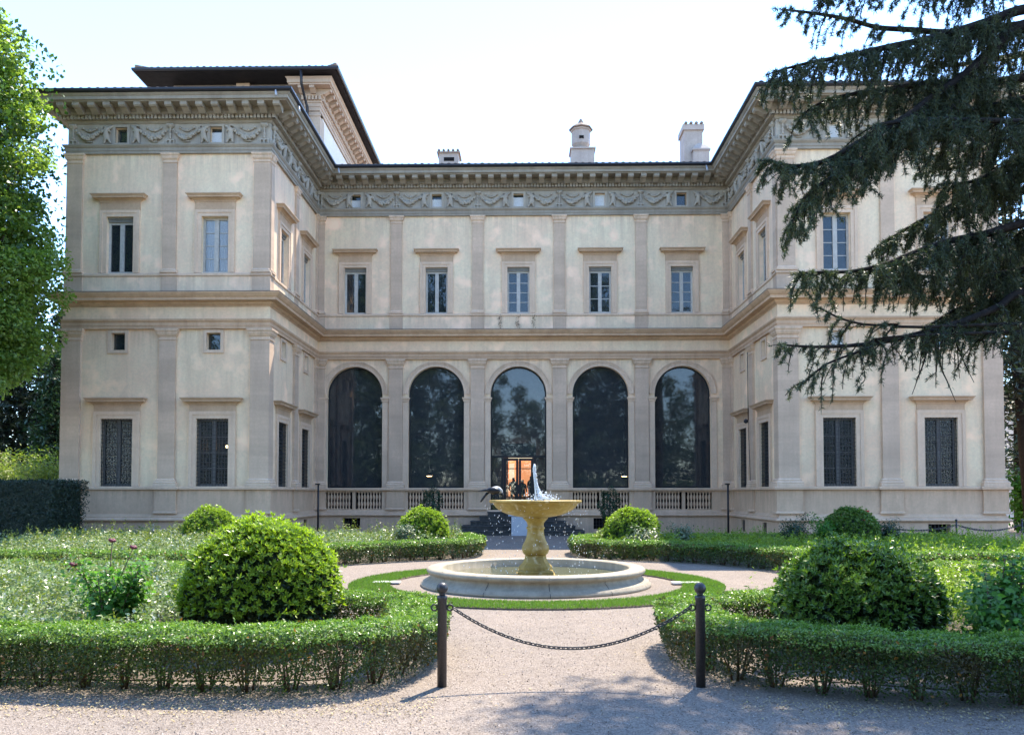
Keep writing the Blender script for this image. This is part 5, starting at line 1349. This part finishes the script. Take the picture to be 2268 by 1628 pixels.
def conifer(label, loc, h, r, n_, leaf, mat, name='dark_conifer', z0=1.0, trunk_r=.3, lean=0, group=None, trunk_mat='dark_bark', tiers=16):
    o = thing(name, label, 'tree', loc, group); x0, y0, _ = loc; rr = random.Random(int(abs(x0) * 13 + h))
    b = MB(); b.tube([(x0, y0, 0), (x0 + lean * .4, y0, h * .4), (x0 + lean, y0, h)], [trunk_r, trunk_r * .7, .04], 9); b.build('trunk', trunk_mat, o, loc, world=True)
    b = MB(); pts = []
    for i in range(tiers * 5):
        t = (i + .5) / (tiers * 5); z = z0 + (h - z0) * t; a_ = i * 2.4 + rr.uniform(-.3, .3); L_ = r * (1 - t) ** .7 * rr.uniform(.6, 1.1) + .25
        e = (x0 + lean * t + L_ * math.cos(a_), y0 + L_ * math.sin(a_), z - L_ * .18 + rr.uniform(-.1, .25)); s = (x0 + lean * t, y0, z)
        b.tube([s, ((s[0] + e[0]) / 2, (s[1] + e[1]) / 2, (s[2] + e[2]) / 2 + .08 * L_), e], [.05, .03, .01], 4); pts.append((s, e, L_))
    b.build('branches', trunk_mat, o, loc, world=True)
    S = np.array([q[0] for q in pts]); E_ = np.array([q[1] for q in pts]); LL = np.array([q[2] for q in pts]); i = rng.choice(len(pts), n_, p=LL / LL.sum()); t = rng.uniform(.2, 1.05, (n_, 1))
    P = S[i] + (E_[i] - S[i]) * t; P = P + rng.normal(0, 1, (n_, 3)) * np.array([.22, .22, .12]) * (LL[i] * .6 + .3)[:, None]
    P[:, 2] -= np.abs(rng.normal(0, .12, n_)) * LL[i] * .5
    Nv = np.tile([0, 0, 1.0], (n_, 1))
    soup('crown', leaf_quads(P, Nv, leaf, leaf * .35, spread=.7), 4, mat, o, loc)
    return o
CG = 'dark conifers behind the left garden wall'
conifer('dark narrow conifer standing nearest the left wing corner', (-27.5, 47, 0), 13, 2.6, 9000, .45, 'conifer_dark', group=CG)
conifer('dark conifer left of the gap behind the lime bush', (-30.5, 48, 0), 15, 3.4, 9000, .45, 'conifer_dark', group=CG)
conifer('dark conifer behind the tall broadleaf tree', (-34, 50, 0), 17, 4.5, 9000, .5, 'conifer_dark', group=CG)
conifer('slim dark conifer in front of the other dark conifers', (-26.5, 44.5, 0), 10, 1.6, 6000, .35, 'blue_shrub', group=CG)
bush('lime_bush', 'sunny yellow green bush above the dark clipped hedge', (-22.9, 38.2, 0), 1.9, 4.1, 9000, .2, 'lime_bush', 'shrub', 30, .1, None, .2, .35)
bush('lime_bush', 'second yellow green bush at the far left edge above the clipped hedge', (-26.0, 39.2, 0), 1.9, 4.3, 8000, .2, 'lime_bush', 'shrub', 26, .1, None, .2, .35)
# dark clipped hedge block
o = thing('clipped_hedge', 'tall dark clipped hedge block left of the left wing', 'hedge', (-19.2, 28, 0))
b = MB(); b.box(-23.4, -16.15, 27.1, 28.9, 0, 2.25); b.build('inner_foliage', 'hedge_dark', o, (-19.2, 28, 0), world=True)
n_ = 26000
f_ = rng.choice(3, n_, p=[.55, .27, .18]); x = rng.uniform(-23.5, -16.0, n_); y = rng.uniform(27.0, 29.0, n_); z = rng.uniform(0, 2.36, n_)
P = np.stack([x, y, z], 1); Nv = np.zeros((n_, 3))
P[f_ == 0, 1] = 27.02 - np.abs(rng.normal(0, .05, (f_ == 0).sum())); Nv[f_ == 0, 1] = -1
P[f_ == 1, 2] = 2.30 + rng.normal(0, .04, (f_ == 1).sum()); Nv[f_ == 1, 2] = 1
P[f_ == 2, 0] = -16.08 + rng.normal(0, .07, (f_ == 2).sum()) + (P[f_ == 2, 2] - 1.2) * .10; Nv[f_ == 2, 0] = 1
soup('foliage', leaf_quads(P, Nv, .10, .035, spread=.7), 4, 'hedge_dark', o, (-19.2, 28, 0))

# ---- the cedar whose limbs hang into the picture from the east
cl = (10.6, 12.6, 0)
ced = thing('cedar_tree', 'big dark cedar with drooping limbs reaching in front of the right wing', 'tree', cl)
b = MB(); b.tube([(10.6, 12.6, 0), (10.5, 12.6, 3), (10.7, 12.6, 8), (10.6, 12.6, 14), (10.6, 12.6, 19)], [.55, .48, .40, .25, .08], 14); b.build('trunk', 'dark_bark', ced, cl, world=True)
def img(zx, zy, Y):
    """point of the tree at distance Y, read off a limb's outline"""
    x, y = (zx / 1.6277 + 1670) * .9072, (zy / 1.6277) * .9072
    d = Vector(((x - 1134) / FPX, 1, -(y - (1093 - FPX * math.tan(PITCH))) / FPX))
    d = Matrix.Rotation(YAW, 3, 'Z') @ (Matrix.Rotation(PITCH, 3, 'X') @ d); t = Y / d.y
    return Vector((d.x * t, Y, EYE + d.z * t))
LIMBS = [  # (outline, distances from tip to trunk side, thickness, density)
    ([(365, 285), (500, 250), (640, 225), (800, 190), (1000, 150), (1200, 90), (1400, 30)], 11.4, 12.4, .10, 1.15),
    ([(400, 40), (520, 55), (660, 80), (760, 110), (900, 120), (1100, 130), (1400, 90)], 12.0, 12.6, .08, 1.0),
    ([(345, 640), (430, 660), (560, 640), (690, 570), (760, 530), (880, 470), (1000, 380), (1120, 300), (1230, 200), (1400, 90)], 11.0, 12.4, .13, 1.25),
    ([(430, 900), (470, 800), (560, 720), (690, 640), (760, 590), (880, 480)], 10.9, 11.4, .05, 1.25),
    ([(480, 450), (560, 400), (700, 370), (850, 350), (1000, 330), (1200, 330), (1400, 300)], 11.7, 12.6, .09, 1.15),
    ([(470, 1085), (560, 1080), (660, 1080), (800, 1050), (900, 1010), (1050, 960), (1200, 930), (1400, 880)], 11.2, 12.4, .09, 1.2),
    ([(800, 960), (900, 900), (1000, 850), (1120, 790), (1250, 740), (1400, 700)], 12.6, 13.0, .09, 1.4),
    ([(395, 1370), (500, 1378), (640, 1375), (780, 1360), (900, 1335), (1000, 1310), (1130, 1270), (1250, 1220), (1400, 1150)], 10.7, 12.2, .08, .85),
    ([(490, 1510), (560, 1450), (660, 1410), (780, 1365), (880, 1335)], 10.7, 11.2, .03, .7),
    ([(550, 1230), (620, 1265), (720, 1290), (850, 1290), (950, 1300)], 11.0, 11.4, .03, .8),
    ([(870, 1090), (980, 1100), (1100, 1110), (1250, 1090), (1400, 1060)], 12.0, 12.8, .08, 1.5),
    ([(980, 620), (1080, 600), (1180, 560), (1280, 520), (1400, 480)], 12.8, 13.2, .08, 1.4),
    ([(1050, 1000), (1150, 1020), (1250, 1000), (1400, 980)], 13.0, 13.4, .08, 1.5),
    ([(980, 1290), (1080, 1230), (1180, 1200), (1300, 1180), (1400, 1160)], 12.4, 12.8, .06, 1.3),
    ([(880, 200), (980, 250), (1080, 260), (1200, 240), (1400, 200)], 12.9, 13.4, .08, 1.0),
    ([(1050, 440), (1150, 430), (1260, 410), (1400, 380)], 12.1, 12.6, .08, 1.2),
    ([(1050, 730), (1150, 720), (1280, 660), (1400, 600)], 11.9, 12.5, .07, 1.2),
    ([(560, 0), (700, -20), (900, -30), (1100, -60), (1400, -120)], 12.2, 12.8, .09, 1.1),
    ([(430, -150), (600, -170), (800, -200), (1100, -260), (1400, -330)], 11.4, 12.6, .09, .9),
    ([(700, -420), (900, -440), (1100, -480), (1400, -560)], 11.6, 12.6, .09, .9),
]
rr = random.Random(21); tufts = []; tips_pale = []
twb = MB()
def grow(p, d, L_, droop, level, dens):
    """one side shoot; leaves tuft positions along it"""
    n_ = max(3, int(L_ / .11)); pts = [Vector(p)]; q = Vector(p); v = Vector(d).normalized()
    for i in range(n_):
        v = (v + Vector((rr.uniform(-.12, .12), rr.uniform(-.12, .12), -droop * (i + 1) / n_))).normalized(); q = q + v * (L_ / n_); pts.append(q.copy())
    twb.tube(pts, [max(.003, .016 * L_ * (1 - i / (len(pts))) + .003) for i in range(len(pts))], 4)
    for i in range(1, len(pts)):
        for k in range(3):
            if rr.random() < dens: tufts.append((pts[i - 1].lerp(pts[i], rr.random()), (pts[i] - pts[i - 1]).normalized()))
        if level > 0 and rr.random() < .62 * dens:
            sd = v.cross(Vector((0, 0, 1))).normalized() * rr.choice((-1, 1))
            grow(pts[i], v * .5 + sd * rr.uniform(.3, 1.0) + Vector((0, 0, rr.uniform(-.5, .1))), L_ * rr.uniform(.28, .5), droop * 1.3, level - 1, dens)
for outl, ya, yb, th, dn in LIMBS:
    n_ = len(outl); pts = [img(zx, zy, ya + (yb - ya) * (i / (n_ - 1))) for i, (zx, zy) in enumerate(outl)]
    pts.append(Vector((10.6, 12.6, pts[-1].z + .4)))
    sp = smooth_path([tuple(q) for q in pts], .16); n_ = len(sp)
    lb = MB(); lb.tube([tuple(q) for q in sp], [.012 + th * (i / n_) ** .8 for i in range(n_)], 7); lb.build('limb', 'dark_bark', ced, cl, world=True)
    for i in range(0, n_ - 4):
        p = Vector(sp[i]); ax = (Vector(sp[max(i - 1, 0)]) - Vector(sp[min(i + 1, n_ - 1)])).normalized()
        t = i / n_
        for sgn in (-1, 1):
            for _k in range(2 if (dn >= 1.15 and t > .02) or (dn > .9 and t > .38) else 1):
              if rr.random() < .85 * dn:
                sd = ax.cross(Vector((0, 0, 1))).normalized() * sgn
                if t > .5 and rr.random() < .56: continue
                L_ = rr.uniform(.22, .62) * ((.85 if dn >= 1.15 else .6) + .8 * min(1, t * 2.2))
                grow(p, ax * rr.uniform(.2, .9) + sd * rr.uniform(.3, 1) + Vector((0, 0, rr.uniform(-.45, .12))), L_, rr.uniform(.25, .95), 1, min(1, dn * .85))
        if rr.random() < .38: grow(p, ax * .5 + Vector((rr.uniform(-.2, .2), rr.uniform(-.2, .2), -.5)), rr.uniform(.25, .7), .9, 0, .75)
        for k in range(2): tufts.append((p + Vector((rr.uniform(-.03, .03),) * 3), ax))
    grow(Vector(sp[0]), (Vector(sp[0]) - Vector(sp[3])).normalized(), .22, .1, 0, .9)
# bare hanging twigs at the lower right
for (zx, zy, dx, L_) in ((970, 1330, .02, .9), (990, 1340, .10, 1.0), (1010, 1350, -.05, .7), (1060, 1290, .18, .9), (1075, 1300, .25, .75), (950, 1340, -.1, .6)):
    p = img(zx, zy, 11.6); grow(p, Vector((dx, 0, -1)), L_, .05, 1, .18)
tag(twb.build('twigs', 'dark_bark', ced, cl, world=True), kind='stuff')
P = np.array([q[0] for q in tufts]); D = np.array([q[1] for q in tufts]); N = len(P)
def needles(P, D, k, ln, wd):
    out = []
    for j in range(k):
        a = unit(D * rng.uniform(-.2, .9, (len(P), 1)) + rng.normal(0, .75, P.shape)); s = unit(np.cross(a, rng.normal(0, 1, P.shape)))
        l_ = ln * rng.uniform(.6, 1.25, (len(P), 1)); o_ = P + rng.normal(0, .012, P.shape)
        out.append(np.stack([o_ - s * wd, o_ + s * wd, o_ + a * l_], 1))
    return np.concatenate(out)
pale = rng.uniform(0, 1, N) < .10  # pale share: sunlight on the tufts put into the needle colour
pale |= (P[:, 0] < 4.6) & (P[:, 2] > 4.9) & (P[:, 2] < 6.2) & (rng.uniform(0, 1, N) < .5)
soup('needles', needles(P[~pale], D[~pale], 10, .066, .0058), 3, 'cedar_needle', ced, cl)
soup('pale_needles', needles(P[pale], D[pale], 10, .06, .0052), 3, 'cedar_needle_pale', ced, cl)
# the rest of its crown, outside the picture: it shades the front of the garden
blobs = []
for i in range(75):
    a_ = rr.uniform(0, 6.28); L_ = rr.uniform(1.5, 5.5); z = rr.uniform(4.5, 17); L_ *= (1 - (z - 4.5) / 18)
    x, y = 11.6 + L_ * math.cos(a_) * 1.1, 12.2 + L_ * math.sin(a_)
    if x < .60 * y + 1.0 and z < 2.2 + y * .66: continue
    if i % 2 == 0: x, y = rr.uniform(3.9, 10), rr.uniform(12.1, 14.8); z = 2.6 + .635 * y + rr.uniform(0, 1.6)
    blobs.append((x, y, z, .85, .85, .3))
P, d = crown_leaves(blobs, 13000, .2)
soup('outer_crown', leaf_quads(P, np.tile([0, 0, 1.0], (len(P), 1)), .22, .07, spread=.5), 4, 'cedar_needle', ced, cl)

# trees and a house beyond the east wing
tr_ = conifer('dark leaning conifer trunk beyond the outer corner of the right wing', (21.0, 33.5, 0), 15, 3.2, 5200, .34, 'conifer_dark', 'dark_conifer', 5.2, .42, -1.2)
conifer('far conifer with light showing between its branches right of the villa', (25.5, 42, 0), 16, 4.0, 6000, .4, 'cedar_needle', 'far_conifer', 2.5, .3)
bush('leafy_bush', 'green shrub at the foot of the leaning conifer', (24.4, 39, 0), 1.4, 3.4, 5400, .25, 'bright_shrub')
hs = thing('far_house', 'pale house with a tiled roof glimpsed through the trees in the right', 'house', (44, 66, 0))
b = MB(); b.box(-6, 6, -4, 4, 0, 9); b.build('wall', 'far_plaster', hs, (44, 66, 0)); b = MB()
b.add([(-6.5, -4.5, 9), (6.5, -4.5, 9), (6.5, 4.5, 9), (-6.5, 4.5, 9), (-4, 0, 11), (4, 0, 11)], [(0, 1, 5, 4), (1, 2, 5), (2, 3, 4, 5), (3, 0, 4), (3, 2, 1, 0)]); b.build('roof', 'roof_clay', hs, (44, 66, 0))
for x in (-4, -1.5, 1.5, 4):
    for z in (2, 5.5): b = MB(); b.box(x - .5, x + .5, -4.04, -3.9, z, z + 1.7); b.build('window', 'dark_room', hs, (44, 66, 0))
# woods behind the viewer that the panes mirror
blobs = []; rr = random.Random(5)
for i in range(38):
    x = -34 + i * 1.85 + rr.uniform(-1, 1); top = 17 + 3 * math.sin(i * .9) + rr.uniform(-2, 3)
    if abs(x + 18.5) < 5 or abs(x + 10) < 3.2 or abs(x - 8.5) < 4: top = max(top, 27)
    elif -4 < x < 4 or 14 < x < 22: top = min(top, 15.5)
    z = .8
    while z < top:
        wd_ = 2.6 * (1 - .6 * z / top); blobs.append((x + rr.uniform(-.8, .8), -15 + rr.uniform(-2.5, 2.5), z, wd_, 1.6, 1.0)); z += 1.0
P, d = crown_leaves(blobs, 170000, .3, shell=.2)
tag(soup('wood', leaf_quads(P, d + [0, 0, .5], .42, .26, spread=.6), 4, 'belt_leaf'), kind='stuff')

# fallen petals and dry leaves on the gravel
N = 5200
s = rng.uniform(0, 1, N); left = rng.uniform(0, 1, N) < .55
x = np.where(left, -9 + 8.2 * s, 1.9 + 7 * s); y0 = np.where(left, 7.25, 7.35 - .12 * (x - 2)); y = y0 - np.abs(rng.normal(0, .28, N)) + rng.uniform(-.1, .35, N)
k = rng.uniform(0, 1, N) < .16; x = np.where(k, rng.uniform(-6, 7, N), x); y = np.where(k, rng.uniform(6.2, 13, N), y)
P = np.stack([x, y, np.full(N, .008) + rng.uniform(0, .008, N)], 1)
tag(soup('fallen_leaves', leaf_quads(P, np.tile([0, 0, 1.0], (N, 1)), .03, .017, spread=.25), 4, 'litter'), kind='stuff')

N = 30000
x = rng.uniform(-7.5, 9, N); y = 5.2 + rng.uniform(0, 1, N) ** 1.4 * 8.5
P = np.stack([x, y, rng.uniform(.001, .006, N)], 1)
tag(soup('gravel_chips', leaf_quads(P, np.tile([0, 0, 1.0], (N, 1)), .019, .014, spread=.45), 4, 'chip'), kind='stuff')
